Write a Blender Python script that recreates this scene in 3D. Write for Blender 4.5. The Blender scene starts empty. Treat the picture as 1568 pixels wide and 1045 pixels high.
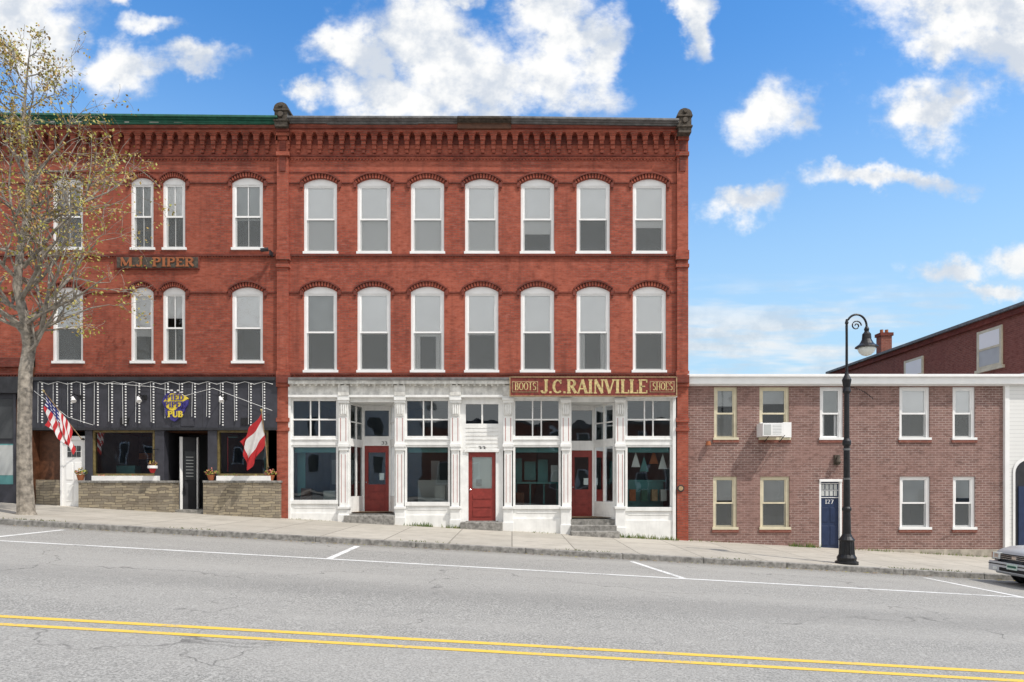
import bpy, math, random
from mathutils import Vector, Matrix
random.seed(7)
F=1045.0; D=21.77; HZ=1.5; S=0.0555
def X(px,d=D): return (px-784)*d/F
def Z(py,d=D): return HZ+(742-py)*d/F
def walk_z(x,y): return -0.016+(y-16.5)*0.007-S*x
def road_z(x): return -0.142-S*x
sc=bpy.context.scene
# ------------------------------------------------------------------ materials
def newmat(name):
    m=bpy.data.materials.new(name); m.use_nodes=True
    nt=m.node_tree; b=nt.nodes['Principled BSDF']; return m,nt,b
def N(nt,t,**k):
    n=nt.nodes.new(t)
    for a,v in k.items(): setattr(n,a,v)
    return n
def math_(nt,op,a,b=None,c=None,clamp=False):
    n=N(nt,'ShaderNodeMath',operation=op); n.use_clamp=clamp
    for i,v in enumerate((a,b,c)):
        if v is None: continue
        if hasattr(v,'links'): nt.links.new(v,n.inputs[i])
        else: n.inputs[i].default_value=v
    return n.outputs[0]
def noise(nt,vec,scale,detail=4,rough=.55):
    n=N(nt,'ShaderNodeTexNoise'); n.inputs['Scale'].default_value=scale
    n.inputs['Detail'].default_value=detail; n.inputs['Roughness'].default_value=rough
    nt.links.new(vec,n.inputs['Vector']); return n.outputs['Fac']
def mixc(nt,f,a,b,blend='MIX'):
    n=N(nt,'ShaderNodeMix',data_type='RGBA',blend_type=blend)
    for i,v in ((0,f),(6,a),(7,b)):
        if hasattr(v,'links'): nt.links.new(v,n.inputs[i])
        else: n.inputs[i].default_value=(v if i==0 else (v[0],v[1],v[2],1))
    return n.outputs[2]
def maprange(nt,v,a,b,c,d,smooth=False):
    n=N(nt,'ShaderNodeMapRange'); n.clamp=True
    if smooth: n.interpolation_type='SMOOTHSTEP'
    nt.links.new(v,n.inputs[0])
    for i,k in enumerate((a,b,c,d)): n.inputs[i+1].default_value=k
    return n.outputs[0]
def pos(nt): return N(nt,'ShaderNodeNewGeometry').outputs['Position']
def scalev(nt,v,s):
    n=N(nt,'ShaderNodeVectorMath',operation='MULTIPLY'); nt.links.new(v,n.inputs[0]); n.inputs[1].default_value=s
    return n.outputs[0]
def bump(nt,b,h,strength=.3,dist=.01):
    n=N(nt,'ShaderNodeBump'); n.inputs['Strength'].default_value=strength; n.inputs['Distance'].default_value=dist
    nt.links.new(h,n.inputs['Height']); nt.links.new(n.outputs[0],b.inputs['Normal'])
def mat(name,col,rough=.7,var=.25,scale=2.5,metal=0,stain=0,bmp=0,spec=.4):
    m,nt,b=newmat(name); p=pos(nt)
    f=noise(nt,p,scale,2,.65)
    dark=[c*(1-var) for c in col]; lite=[min(1,c*(1+var*.6)) for c in col]
    c=mixc(nt,maprange(nt,f,.3,.7,0,1),dark,lite)
    if stain:
        s=noise(nt,scalev(nt,p,(5,5,.6)),1.2,2,.7)
        c=mixc(nt,maprange(nt,s,.5,.8,0,stain),c,[q*.35+.01 for q in col])
    nt.links.new(c,b.inputs['Base Color']); b.inputs['Roughness'].default_value=rough
    b.inputs['Metallic'].default_value=metal; b.inputs['Specular IOR Level'].default_value=spec
    if bmp: bump(nt,b,noise(nt,p,40,1),bmp,.01)
    return m
def brick(name,c1,c2,mort,patch,stain=.5,bw=.215,rh=.075,ms=.010,bmp=.5):
    m,nt,b=newmat(name); p=pos(nt)
    sx=N(nt,'ShaderNodeSeparateXYZ'); nt.links.new(p,sx.inputs[0])
    u=math_(nt,'ADD',sx.outputs[0],sx.outputs[1])
    cb=N(nt,'ShaderNodeCombineXYZ'); nt.links.new(u,cb.inputs[0]); nt.links.new(sx.outputs[2],cb.inputs[1])
    t=N(nt,'ShaderNodeTexBrick'); nt.links.new(cb.outputs[0],t.inputs['Vector'])
    t.inputs['Scale'].default_value=1; t.inputs['Brick Width'].default_value=bw; t.inputs['Row Height'].default_value=rh
    t.inputs['Mortar Size'].default_value=ms; t.inputs['Mortar Smooth'].default_value=.3; t.inputs['Bias'].default_value=-.1
    for k,c in (('Color1',c1),('Color2',c2),('Mortar',mort)): t.inputs[k].default_value=(*c,1)
    big=noise(nt,p,.5,4,.65)
    c=mixc(nt,maprange(nt,big,.42,.62,0,.7),t.outputs['Color'],patch)
    mid=noise(nt,scalev(nt,p,(2,2,5)),2.0,3,.75)
    c=mixc(nt,maprange(nt,mid,.50,.70,0,.65),c,[q*.42 for q in c1])
    c=mixc(nt,maprange(nt,mid,.30,.44,.4,0),c,[min(1,q*1.05+.06) for q in patch])
    st=noise(nt,scalev(nt,p,(4,4,.35)),.9,3,.65)
    c=mixc(nt,maprange(nt,st,.50,.76,0,stain),c,[q*.3+.012 for q in c1])
    nt.links.new(c,b.inputs['Base Color']); b.inputs['Roughness'].default_value=.88
    b.inputs['Specular IOR Level'].default_value=.2
    if bmp: bump(nt,b,t.outputs['Fac'],-bmp,.01)
    return m
M={}
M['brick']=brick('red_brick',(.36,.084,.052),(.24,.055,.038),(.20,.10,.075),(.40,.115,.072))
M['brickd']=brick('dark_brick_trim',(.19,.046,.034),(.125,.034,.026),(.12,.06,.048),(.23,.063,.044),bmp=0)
M['brickl']=brick('left_red_brick',(.33,.078,.048),(.22,.052,.037),(.19,.095,.07),(.37,.105,.065))
M['brickm']=brick('mauve_painted_brick',(.245,.140,.120),(.175,.100,.089),(.38,.30,.27),(.28,.168,.145),stain=.2,ms=.012)
M['brickb']=brick('back_brick',(.26,.085,.06),(.19,.06,.045),(.25,.16,.13),(.24,.09,.07),stain=.2,bmp=0)
M['white']=mat('white_paint',(.82,.82,.80),.5,.10,3,stain=.2)
M['whitew']=mat('weathered_white_paint',(.70,.69,.65),.7,.3,5,stain=.55)
M['frame']=mat('window_frame_white',(.84,.84,.83),.45,.05,3)
M['cream']=mat('cream_frame',(.66,.60,.44),.55,.15,3)
M['blind']=mat('window_blind',(.93,.93,.91),.8,.03,1)
M['shade']=mat('grey_shade',(.52,.54,.53),.8,.15,1)
M['green']=mat('green_cornice_paint',(.022,.13,.085),.5,.3,6,stain=.3)
M['cap']=mat('cornice_metal',(.17,.17,.17),.6,.4,5,stain=.5)
M['black']=mat('black_paint',(.028,.029,.034),.5,.3,4)
M['slate']=mat('slate_fascia',(.045,.046,.058),.55,.25,3,stain=.2)
M['iron']=mat('black_iron',(.022,.022,.024),.4,.3,10,metal=.3)
M['finial']=mat('finial_stone',(.085,.07,.055),.8,.5,9)
M['red']=mat('red_door_paint',(.24,.035,.028),.45,.2,6)
M['rednar']=mat('red_pinstripe',(.33,.05,.04),.6,.2,8)
M['signred']=mat('sign_red',(.20,.035,.025),.6,.5,9,stain=.5)
M['gold']=mat('gold_leaf',(.58,.46,.21),.5,.4,14)
M['tan']=mat('sign_tan',(.38,.26,.14),.6,.35,14)
M['navy']=mat('navy_door',(.02,.035,.085),.4,.2,4)
M['brown']=mat('brown_wood',(.11,.045,.022),.5,.35,8)
M['wood']=mat('golden_wood_frame',(.17,.13,.05),.5,.4,8)
M['roof']=mat('roof_membrane',(.12,.12,.12),.9,.3,2)
M['room']=mat('interior_wall',(.22,.235,.23),.9,.2,1)
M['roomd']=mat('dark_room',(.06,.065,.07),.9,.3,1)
M['teal']=mat('teal_interior_paint',(.12,.32,.32),.7,.2,1)
M['floorw']=mat('shop_floor',(.20,.14,.09),.6,.3,3)
M['granite']=mat('granite',(.27,.26,.24),.8,.5,9,stain=.35)
M['orange']=mat('terracotta',(.35,.12,.05),.8,.2,6)
M['yellow']=mat('yellow_paint',(.75,.58,.06),.6,.1,6)
M['purple']=mat('purple_paint',(.05,.04,.22),.6,.2,6)
M['flagred']=mat('flag_red',(.50,.03,.035),.8,.15,6)
M['flagwhite']=mat('flag_white',(.75,.73,.72),.8,.1,6)
M['flagblue']=mat('flag_blue',(.02,.03,.14),.8,.15,6)
M['bulb']=mat('string_light_bulb',(.9,.9,.88),.3,.02,3)
M['concrete']=mat('foundation_concrete',(.40,.36,.30),.9,.35,4,stain=.4)
M['silver']=mat('silver_car_paint',(.52,.54,.56),.25,.05,2,metal=.15,spec=.6)
M['rubber']=mat('rubber',(.02,.02,.02),.8,.2,6)
M['chrome']=mat('chrome',(.7,.7,.7),.15,.05,3,metal=1)
M['plate']=mat('plate_white',(.6,.7,.62),.5,.1,8)
M['opal']=mat('opal_glass',(.75,.77,.72),.3,.05,3)
M['flower']=mat('flower_mix',(.45,.15,.12),.8,.6,30)
m,nt,b=newmat('stone_veneer'); p=pos(nt)
sx=N(nt,'ShaderNodeSeparateXYZ'); nt.links.new(p,sx.inputs[0])
u=math_(nt,'ADD',sx.outputs[0],sx.outputs[1]); wob=noise(nt,p,3,2)
v=math_(nt,'ADD',sx.outputs[2],math_(nt,'MULTIPLY',wob,.12))
cb=N(nt,'ShaderNodeCombineXYZ'); nt.links.new(u,cb.inputs[0]); nt.links.new(v,cb.inputs[1])
t=N(nt,'ShaderNodeTexBrick'); nt.links.new(cb.outputs[0],t.inputs['Vector'])
t.inputs['Scale'].default_value=1; t.inputs['Brick Width'].default_value=.36; t.inputs['Row Height'].default_value=.085
t.inputs['Mortar Size'].default_value=.008; t.squash=.6; t.squash_frequency=3; t.offset=.37
t.inputs['Color1'].default_value=(.38,.32,.22,1); t.inputs['Color2'].default_value=(.17,.14,.105,1); t.inputs['Mortar'].default_value=(.09,.075,.055,1)
c=mixc(nt,maprange(nt,noise(nt,p,5,3,.7),.4,.7,0,.5),t.outputs['Color'],(.27,.24,.19))
nt.links.new(c,b.inputs['Base Color']); b.inputs['Roughness'].default_value=.9; M['stone']=m
m,nt,b=newmat('white_clapboard'); p=pos(nt)
sx=N(nt,'ShaderNodeSeparateXYZ'); nt.links.new(p,sx.inputs[0])
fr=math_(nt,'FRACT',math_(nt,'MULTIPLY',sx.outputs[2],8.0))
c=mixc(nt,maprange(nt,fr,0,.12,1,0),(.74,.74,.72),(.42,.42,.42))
nt.links.new(c,b.inputs['Base Color']); b.inputs['Roughness'].default_value=.6; M['clap']=m
def glass(name,base,tint=(.85,.9,.9)):
    m,nt,b=newmat(name); nt.nodes.remove(b); out=[n for n in nt.nodes if n.type=='OUTPUT_MATERIAL'][0]
    tr=N(nt,'ShaderNodeBsdfTransparent'); tr.inputs[0].default_value=(*tint,1)
    gl=N(nt,'ShaderNodeBsdfGlossy'); gl.inputs['Roughness'].default_value=.015; gl.inputs[0].default_value=(.9,.95,1,1)
    bp=N(nt,'ShaderNodeBump'); bp.inputs['Strength'].default_value=.25; bp.inputs['Distance'].default_value=.02
    nt.links.new(noise(nt,pos(nt),1.3,1),bp.inputs['Height']); nt.links.new(bp.outputs[0],gl.inputs['Normal'])
    fz=N(nt,'ShaderNodeFresnel'); fz.inputs[0].default_value=1.5
    f=math_(nt,'ADD',fz.outputs[0],base,clamp=True)
    mx=N(nt,'ShaderNodeMixShader'); nt.links.new(f,mx.inputs[0]); nt.links.new(tr.outputs[0],mx.inputs[1]); nt.links.new(gl.outputs[0],mx.inputs[2])
    nt.links.new(mx.outputs[0],out.inputs[0]); return m
M['glass']=glass('window_glass',.02,(1,1,1))
M['shopglass']=glass('shop_glass',.07,(.80,.86,.85))
m,nt,b=newmat('insect_screen'); out=[n for n in nt.nodes if n.type=='OUTPUT_MATERIAL'][0]
b.inputs['Base Color'].default_value=(.22,.235,.235,1); b.inputs['Roughness'].default_value=.6
tr=N(nt,'ShaderNodeBsdfTransparent'); mx=N(nt,'ShaderNodeMixShader'); mx.inputs[0].default_value=.34
nt.links.new(tr.outputs[0],mx.inputs[1]); nt.links.new(b.outputs[0],mx.inputs[2]); nt.links.new(mx.outputs[0],out.inputs[0]); M['screen']=m
# asphalt
m,nt,b=newmat('asphalt'); p=pos(nt)
fine=noise(nt,p,42,2,.9); med=noise(nt,p,7,3,.75); big=noise(nt,scalev(nt,p,(.12,.5,1)),1.2,4,.6)
c=mixc(nt,maprange(nt,fine,.36,.64,0,1),(.14,.137,.128),(.49,.475,.44))
c=mixc(nt,maprange(nt,med,.35,.7,0,.45),c,(.22,.216,.202))
c=mixc(nt,maprange(nt,big,.38,.68,0,.6),c,(.38,.366,.337))
sx=N(nt,'ShaderNodeSeparateXYZ'); nt.links.new(p,sx.inputs[0])
grime=maprange(nt,math_(nt,'ADD',sx.outputs[1],math_(nt,'MULTIPLY',med,.5)),15.9,16.6,0,.45)
c=mixc(nt,grime,c,(.15,.14,.125))
lane=math_(nt,'ABSOLUTE',math_(nt,'SUBTRACT',sx.outputs[1],9.9))
c=mixc(nt,maprange(nt,lane,.2,1.0,.22,0,True),c,(.15,.147,.14))
vr=N(nt,'ShaderNodeTexVoronoi',feature='DISTANCE_TO_EDGE'); vr.inputs['Scale'].default_value=.22
dv=N(nt,'ShaderNodeVectorMath',operation='ADD'); nt.links.new(p,dv.inputs[0])
nz=N(nt,'ShaderNodeTexNoise'); nz.inputs['Scale'].default_value=1.1; nz.inputs['Detail'].default_value=4; nt.links.new(p,nz.inputs['Vector'])
nt.links.new(scalev(nt,nz.outputs['Color'],(1.6,1.6,0)),dv.inputs[1]); nt.links.new(dv.outputs[0],vr.inputs['Vector'])
cm=math_(nt,'MULTIPLY',maprange(nt,vr.outputs['Distance'],0,.004,1,0),maprange(nt,big,.47,.56,0,.65))
c=mixc(nt,cm,c,(.07,.068,.065))
nt.links.new(c,b.inputs['Base Color']); b.inputs['Roughness'].default_value=.9; b.inputs['Specular IOR Level'].default_value=.2; M['asphalt']=m
m,nt,b=newmat('sidewalk_concrete'); p=pos(nt)
t=N(nt,'ShaderNodeTexBrick'); nt.links.new(p,t.inputs['Vector']); t.offset=0
t.inputs['Scale'].default_value=1; t.inputs['Brick Width'].default_value=1.55; t.inputs['Row Height'].default_value=1.52
t.inputs['Mortar Size'].default_value=.016; t.inputs['Color1'].default_value=(.47,.435,.375,1); t.inputs['Color2'].default_value=(.38,.35,.30,1); t.inputs['Mortar'].default_value=(.13,.12,.10,1)
c=mixc(nt,maprange(nt,noise(nt,p,1.6,4,.7),.42,.75,0,.75),t.outputs['Color'],(.27,.245,.205))
c=mixc(nt,maprange(nt,noise(nt,p,50,1,.8),.35,.7,0,.3),c,(.57,.54,.47))
nt.links.new(c,b.inputs['Base Color']); b.inputs['Roughness'].default_value=.9; M['walk']=m
def paint(name,col,wear):
    m,nt,b=newmat(name); p=pos(nt)
    f=noise(nt,p,28,4,.85); g=noise(nt,p,1.5,3)
    w=math_(nt,'ADD',f,math_(nt,'MULTIPLY',math_(nt,'SUBTRACT',g,.5),.5))
    c=mixc(nt,maprange(nt,w,wear,wear+.12,0,1),col,(.30,.29,.27))
    nt.links.new(c,b.inputs['Base Color']); b.inputs['Roughness'].default_value=.75; return m
M['ylw']=paint('yellow_road_paint',(.76,.50,.07),.56)
M['wht']=paint('white_road_paint',(.76,.76,.74),.53)
M['ground']=mat('ground_soil',(.13,.12,.09),.95,.4,.6)
M['bark']=mat('bark',(.29,.255,.21),.9,.55,7,bmp=.5)
m,nt,b=newmat('spring_leaves'); oi=noise(nt,pos(nt),5,1)
cr=mixc(nt,maprange(nt,oi,.35,.65,0,1),(.36,.20,.05),(.30,.31,.045))
nt.links.new(cr,b.inputs['Base Color']); b.inputs['Roughness'].default_value=.6; M['leaf']=m
m,nt,b=newmat('grass_blades'); cr=mixc(nt,maprange(nt,noise(nt,pos(nt),6,1),.35,.65,0,1),(.06,.13,.02),(.20,.22,.05))
nt.links.new(cr,b.inputs['Base Color']); b.inputs['Roughness'].default_value=.8; M['grass']=m

# ------------------------------------------------------------------ mesh builder
def empty(name,loc=(0,0,0)):
    e=bpy.data.objects.new(name,None); sc.collection.objects.link(e); e.location=loc; return e
class MB:
    def __init__(s,name,parent=None): s.n=name; s.p=parent; s.v=[]; s.f=[]; s.m=[]; s.mats=[]
    def mi(s,k):
        if k not in s.mats: s.mats.append(k)
        return s.mats.index(k)
    def poly(s,pts,k):
        i=len(s.v); s.v+= [tuple(q) for q in pts]; s.f.append(tuple(range(i,i+len(pts)))); s.m.append(s.mi(k))
    def hexa(s,P,k):
        i=len(s.v); s.v+=[tuple(q) for q in P]; mm=s.mi(k)
        for f in ((0,3,2,1),(4,5,6,7),(0,1,5,4),(1,2,6,5),(2,3,7,6),(3,0,4,7)):
            s.f.append(tuple(i+j for j in f)); s.m.append(mm)
    def box(s,x0,x1,y0,y1,z0,z1,k):
        if x0>x1:x0,x1=x1,x0
        if y0>y1:y0,y1=y1,y0
        if z0>z1:z0,z1=z1,z0
        s.hexa([(x0,y0,z0),(x1,y0,z0),(x1,y1,z0),(x0,y1,z0),(x0,y0,z1),(x1,y0,z1),(x1,y1,z1),(x0,y1,z1)],k)
    def pb(s,a,b,t,bo,y0,y1,k):
        # measured facade drawing; projecting pieces are surveyed on their own front plane
        d=D+min(0,max(-.6,y0))
        s.box(X(a,d),X(b,d),D+y0,D+y1,Z(bo,d),Z(t,d),k)
    def ob(s,p0,p1,z0,z1,th,k):
        p0=Vector((*p0,0)); p1=Vector((*p1,0)); d=(p1-p0).normalized(); n=Vector((-d.y,d.x,0))*th/2
        q=[p0-n,p1-n,p1+n,p0+n]
        s.hexa([(w.x,w.y,z0) for w in q]+[(w.x,w.y,z1) for w in q],k)
    def tube(s,pts,rad,k,n=6,cap=True):
        pts=[Vector(q) for q in pts]; mm=s.mi(k); base=len(s.v)
        for i,q in enumerate(pts):
            d=(pts[min(i+1,len(pts)-1)]-pts[max(i-1,0)]).normalized()
            if abs(d.z)<.9: a=Vector((0,0,1)).cross(d).normalized()
            else: a=Vector((1,0,0)).cross(d).normalized()
            bb=d.cross(a); r=rad[i] if isinstance(rad,(list,tuple)) else rad
            for j in range(n):
                t=2*math.pi*j/n; s.v.append(tuple(q+a*math.cos(t)*r+bb*math.sin(t)*r))
        for i in range(len(pts)-1):
            for j in range(n):
                s.f.append((base+i*n+j,base+i*n+(j+1)%n,base+(i+1)*n+(j+1)%n,base+(i+1)*n+j)); s.m.append(mm)
        if cap:
            s.f.append(tuple(base+j for j in range(n))[::-1]); s.m.append(mm)
            e=base+(len(pts)-1)*n; s.f.append(tuple(e+j for j in range(n))); s.m.append(mm)
    def lathe(s,cx,cy,prof,k,n=16):
        mm=s.mi(k); base=len(s.v)
        for r,z in prof:
            for j in range(n):
                t=2*math.pi*j/n; s.v.append((cx+r*math.cos(t),cy+r*math.sin(t),z))
        for i in range(len(prof)-1):
            for j in range(n):
                s.f.append((base+i*n+j,base+i*n+(j+1)%n,base+(i+1)*n+(j+1)%n,base+(i+1)*n+j)); s.m.append(mm)
        s.f.append(tuple(base+j for j in range(n))[::-1]); s.m.append(mm)
        e=base+(len(prof)-1)*n; s.f.append(tuple(e+j for j in range(n))); s.m.append(mm)
    def done(s,bevel=0,smooth=False):
        me=bpy.data.meshes.new(s.n); me.from_pydata(s.v,[],s.f)
        for k in s.mats: me.materials.append(M[k])
        me.polygons.foreach_set('material_index',s.m)
        if smooth: me.polygons.foreach_set('use_smooth',[True]*len(me.polygons))
        me.update(); o=bpy.data.objects.new(s.n,me); sc.collection.objects.link(o)
        if s.p is not None: o.parent=s.p
        if bevel:
            md=o.modifiers.new('bevel','BEVEL'); md.width=bevel; md.segments=1; md.limit_method='ANGLE'
        return o
def wall(mb,a,b,t,bo,ops,y,k):
    xs=sorted(set([a,b]+[o[0] for o in ops]+[o[1] for o in ops])); zs=sorted(set([t,bo]+[o[2] for o in ops]+[o[3] for o in ops]))
    xs=[q for q in xs if a<=q<=b]; zs=[q for q in zs if t<=q<=bo]
    for i in range(len(xs)-1):
        for j in range(len(zs)-1):
            cx=(xs[i]+xs[i+1])/2; cz=(zs[j]+zs[j+1])/2
            if any(o[0]<cx<o[1] and o[2]<cz<o[3] for o in ops): continue
            mb.poly([(X(xs[i]),D+y,Z(zs[j+1])),(X(xs[i+1]),D+y,Z(zs[j+1])),(X(xs[i+1]),D+y,Z(zs[j])),(X(xs[i]),D+y,Z(zs[j]))],k)
def arcpts(a,b,top,rise,n=12):
    h=(b-a)/2
    if rise<=0: return [(a,top),(b,top)]
    R=(h*h+rise*rise)/(2*rise); cx=(a+b)/2; cy=top+R; th=math.asin(h/R)
    return [(cx+R*math.sin(-th+2*th*i/n),cy-R*math.cos(-th+2*th*i/n)) for i in range(n+1)]
def window(wb,fb,gb,a,b,top,bot,rise,wk,y=0,fk='frame',muntin=False,blind=.5,screen=True,sill=True,back='roomd',shade=None,fw=4.0,curtain=False):
    arc=arcpts(a,b,top,rise); rd=.13
    P=lambda px,py,yy:(X(px),D+y+yy,Z(py))
    if rise>0:
        for i in range(len(arc)-1):
            (x0,z0),(x1,z1)=arc[i],arc[i+1]
            if wk: wb.poly([P(x0,z0,0),P(x1,z1,0),P(x1,top,0),P(x0,top,0)],wk)
    loop=[(a,bot)]+[(a,top+rise)]+arc[1:-1]+[(b,top+rise)]+[(b,bot)] if rise>0 else [(a,bot),(a,top),(b,top),(b,bot)]
    for i in range(len(loop)-1):
        (x0,z0),(x1,z1)=loop[i],loop[i+1]
        wb.poly([P(x0,z0,0),P(x1,z1,0),P(x1,z1,rd),P(x0,z0,rd)],wk or 'white')
    t2=top+rise; ff=.05
    if rise>0:
        pts=[P(x,z,ff-.004) for x,z in arc]+[P(b,t2+2,ff-.004),P(a,t2+2,ff-.004)]
        fb.poly(pts,fk)
    fb.pb(a,a+fw,t2,bot,y+ff,y+ff+.1,fk); fb.pb(b-fw,b,t2,bot,y+ff,y+ff+.1,fk)
    fb.pb(a+fw,b-fw,t2,t2+fw*.8,y+ff+.003,y+ff+.1,fk)
    if sill: fb.pb(a-1.5,b+1.5,bot-3.2,bot+.6,y-.05,y+ff+.1,fk)
    ia,ib=a+fw,b-fw; it=t2+fw*.8; ibt=bot-3.2; mid=(it+ibt)/2; sw=2.0
    for (z0,z1,yy) in ((it,mid+1.3,ff+.02),(mid-1.3,ibt,ff+.055)):
        fb.pb(ia,ia+sw,z0,z1,y+yy,y+yy+.035,fk); fb.pb(ib-sw,ib,z0,z1,y+yy,y+yy+.035,fk)
        fb.pb(ia+sw,ib-sw,z0,z0+sw,y+yy+.002,y+yy+.033,fk); fb.pb(ia+sw,ib-sw,z1-sw*1.3,z1,y+yy+.002,y+yy+.033,fk)
        if muntin:
            c=(ia+ib)/2; fb.pb(c-.5,c+.5,z0+sw,z1-sw,y+yy+.005,y+yy+.03,fk)
        gy=y+yy+.02
        gb.poly([(X(ia+sw),D+gy,Z(z1-sw)),(X(ib-sw),D+gy,Z(z1-sw)),(X(ib-sw),D+gy,Z(z0+sw)),(X(ia+sw),D+gy,Z(z0+sw))],'glass')
    if screen:
        gb.poly([P(ia,ibt,ff+.03),P(ib,ibt,ff+.03),P(ib,mid,ff+.03),P(ia,mid,ff+.03)],'screen')
    if blind>0:
        bk_=shade or 'blind'
        bz=it+(ibt-it)*blind; by=.147+random.uniform(0,.006); bu=ff+.059
        zu=min(bz,mid-1.6)
        fb.poly([P(ia-.2,zu,bu),P(ib+.2,zu,bu),P(ib+.2,it-1,bu),P(ia-.2,it-1,bu)],bk_)
        if bz>mid+2:
            fb.poly([P(ia-1,bz,by),P(ib+1,bz,by),P(ib+1,mid-3,by),P(ia-1,mid-3,by)],bk_)
            fb.pb(ia,ib,bz-1,bz,y+by-.006,y+by-.002,bk_)
    if curtain:
        for (q0,q1) in ((ia,ia+(ib-ia)*.22),(ib-(ib-ia)*.22,ib)):
            for i in range(4):
                c0=q0+(q1-q0)*i/4; c1=q0+(q1-q0)*(i+1)/4
                fb.poly([P(c0,ibt,.18+.02*(i%2)),P(c1,ibt,.18+.02*((i+1)%2)),P(c1,it,.18+.02*((i+1)%2)),P(c0,it,.18+.02*(i%2))],'blind')
    x0,x1,zt,zb,y0,y1=X(a-6),X(b+6),Z(top-6),Z(bot+4),D+y+.16,D+y+1.3
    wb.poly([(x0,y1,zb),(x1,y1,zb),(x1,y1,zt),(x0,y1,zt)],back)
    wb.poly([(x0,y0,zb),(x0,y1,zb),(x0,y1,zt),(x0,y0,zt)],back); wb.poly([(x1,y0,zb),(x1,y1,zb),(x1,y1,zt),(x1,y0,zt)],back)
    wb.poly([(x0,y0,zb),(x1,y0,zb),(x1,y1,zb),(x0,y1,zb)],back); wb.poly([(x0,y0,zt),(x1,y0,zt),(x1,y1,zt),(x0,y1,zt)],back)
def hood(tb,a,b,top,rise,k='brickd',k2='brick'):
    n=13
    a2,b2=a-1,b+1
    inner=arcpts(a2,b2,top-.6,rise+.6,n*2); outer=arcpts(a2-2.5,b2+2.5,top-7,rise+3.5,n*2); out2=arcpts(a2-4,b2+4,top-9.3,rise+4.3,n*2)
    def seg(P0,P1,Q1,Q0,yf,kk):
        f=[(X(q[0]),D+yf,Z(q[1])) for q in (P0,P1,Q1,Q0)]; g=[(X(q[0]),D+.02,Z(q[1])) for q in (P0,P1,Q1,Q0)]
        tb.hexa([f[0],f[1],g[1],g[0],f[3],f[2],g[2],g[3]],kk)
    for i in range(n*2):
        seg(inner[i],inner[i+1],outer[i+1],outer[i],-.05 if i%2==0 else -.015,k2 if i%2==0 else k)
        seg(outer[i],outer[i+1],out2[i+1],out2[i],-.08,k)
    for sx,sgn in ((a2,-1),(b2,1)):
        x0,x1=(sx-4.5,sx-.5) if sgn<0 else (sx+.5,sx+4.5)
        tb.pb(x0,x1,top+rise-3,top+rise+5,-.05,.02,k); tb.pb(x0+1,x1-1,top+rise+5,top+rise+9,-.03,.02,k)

# ------------------------------------------------------------------ main brick building
main=empty('brick_commercial_building')
w=MB('walls',main); fr=MB('window_frames',main); gl=MB('window_panes',main); tr=MB('brick_trim',main)
CX3=[490.5,572.5,654.5,737.5,823,908.5,994.5]
ops=[]
for c in CX3:
    ops.append((c-25.5,c+25.5,274,388)); ops.append((c-25.5,c+25.5,439,570))
wall(w,437,1041,188,590,ops,0,'brick')
b3=[.98,.98,.98,.98,.72,.5,.62]; b2=[.5,.52,.55,.53,.5,.5,.52]
for i,c in enumerate(CX3):
    window(w,fr,gl,c-25.5,c+25.5,274,388,8,'brick',blind=b3[i])
    window(w,fr,gl,c-25.5,c+25.5,439,570,8,'brick',blind=b2[i],curtain=(i in(2,5)),shade='shade' if i==0 else None)
    hood(tr,c-25.5,c+25.5,274,8); hood(tr,c-25.5,c+25.5,439,8)
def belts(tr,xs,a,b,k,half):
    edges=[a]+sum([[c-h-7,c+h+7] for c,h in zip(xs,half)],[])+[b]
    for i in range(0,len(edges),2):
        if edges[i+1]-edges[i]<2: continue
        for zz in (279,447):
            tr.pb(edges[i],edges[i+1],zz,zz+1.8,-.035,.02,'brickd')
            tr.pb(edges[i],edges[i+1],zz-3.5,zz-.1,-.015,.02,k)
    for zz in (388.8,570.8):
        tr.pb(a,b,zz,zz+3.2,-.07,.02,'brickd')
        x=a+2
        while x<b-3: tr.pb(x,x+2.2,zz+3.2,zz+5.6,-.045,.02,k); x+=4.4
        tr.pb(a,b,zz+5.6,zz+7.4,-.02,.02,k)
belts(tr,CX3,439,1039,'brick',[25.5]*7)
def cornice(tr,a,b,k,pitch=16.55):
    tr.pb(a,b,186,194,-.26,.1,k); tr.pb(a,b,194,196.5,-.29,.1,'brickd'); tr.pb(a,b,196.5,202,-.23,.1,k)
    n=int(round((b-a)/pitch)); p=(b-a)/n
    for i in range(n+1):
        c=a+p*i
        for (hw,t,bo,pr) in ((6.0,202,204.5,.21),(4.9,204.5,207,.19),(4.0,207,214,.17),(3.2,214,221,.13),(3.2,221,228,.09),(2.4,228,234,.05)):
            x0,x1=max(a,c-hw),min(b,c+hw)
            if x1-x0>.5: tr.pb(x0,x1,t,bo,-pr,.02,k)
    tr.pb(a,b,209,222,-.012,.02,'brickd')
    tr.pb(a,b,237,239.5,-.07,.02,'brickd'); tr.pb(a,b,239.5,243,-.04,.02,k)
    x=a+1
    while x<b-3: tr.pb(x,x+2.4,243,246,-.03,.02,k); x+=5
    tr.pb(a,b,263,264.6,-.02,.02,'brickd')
cornice(tr,440,1038,'brick')
def pier(tr,a,b,k,bot=900):
    tr.pb(a,b,190,bot,-.10,.3,k)
    for t,bo,pr in ((196,201,.30),(201,207,.24),(207,214,.17),(232,238,.18),(383,390,.16),(390,397,.2),(404,409,.15),(568,574,.2),(574,586,.26),(586,592,.18),(640,646,.14),(655,660,.14)):
        tr.pb(a-1.5,b+1.5,t,bo,-pr,.31,k if pr<.25 else 'brickd')
    for t,bo in ((214,231),(238,262)):
        tr.pb(a+4,b-4,t,bo,-.13,.1,'brickd')
pier(tr,424,441,'brick'); pier(tr,1037,1054,'brick')
w.pb(437,441,580,900,-.03,.3,'brick')
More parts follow.
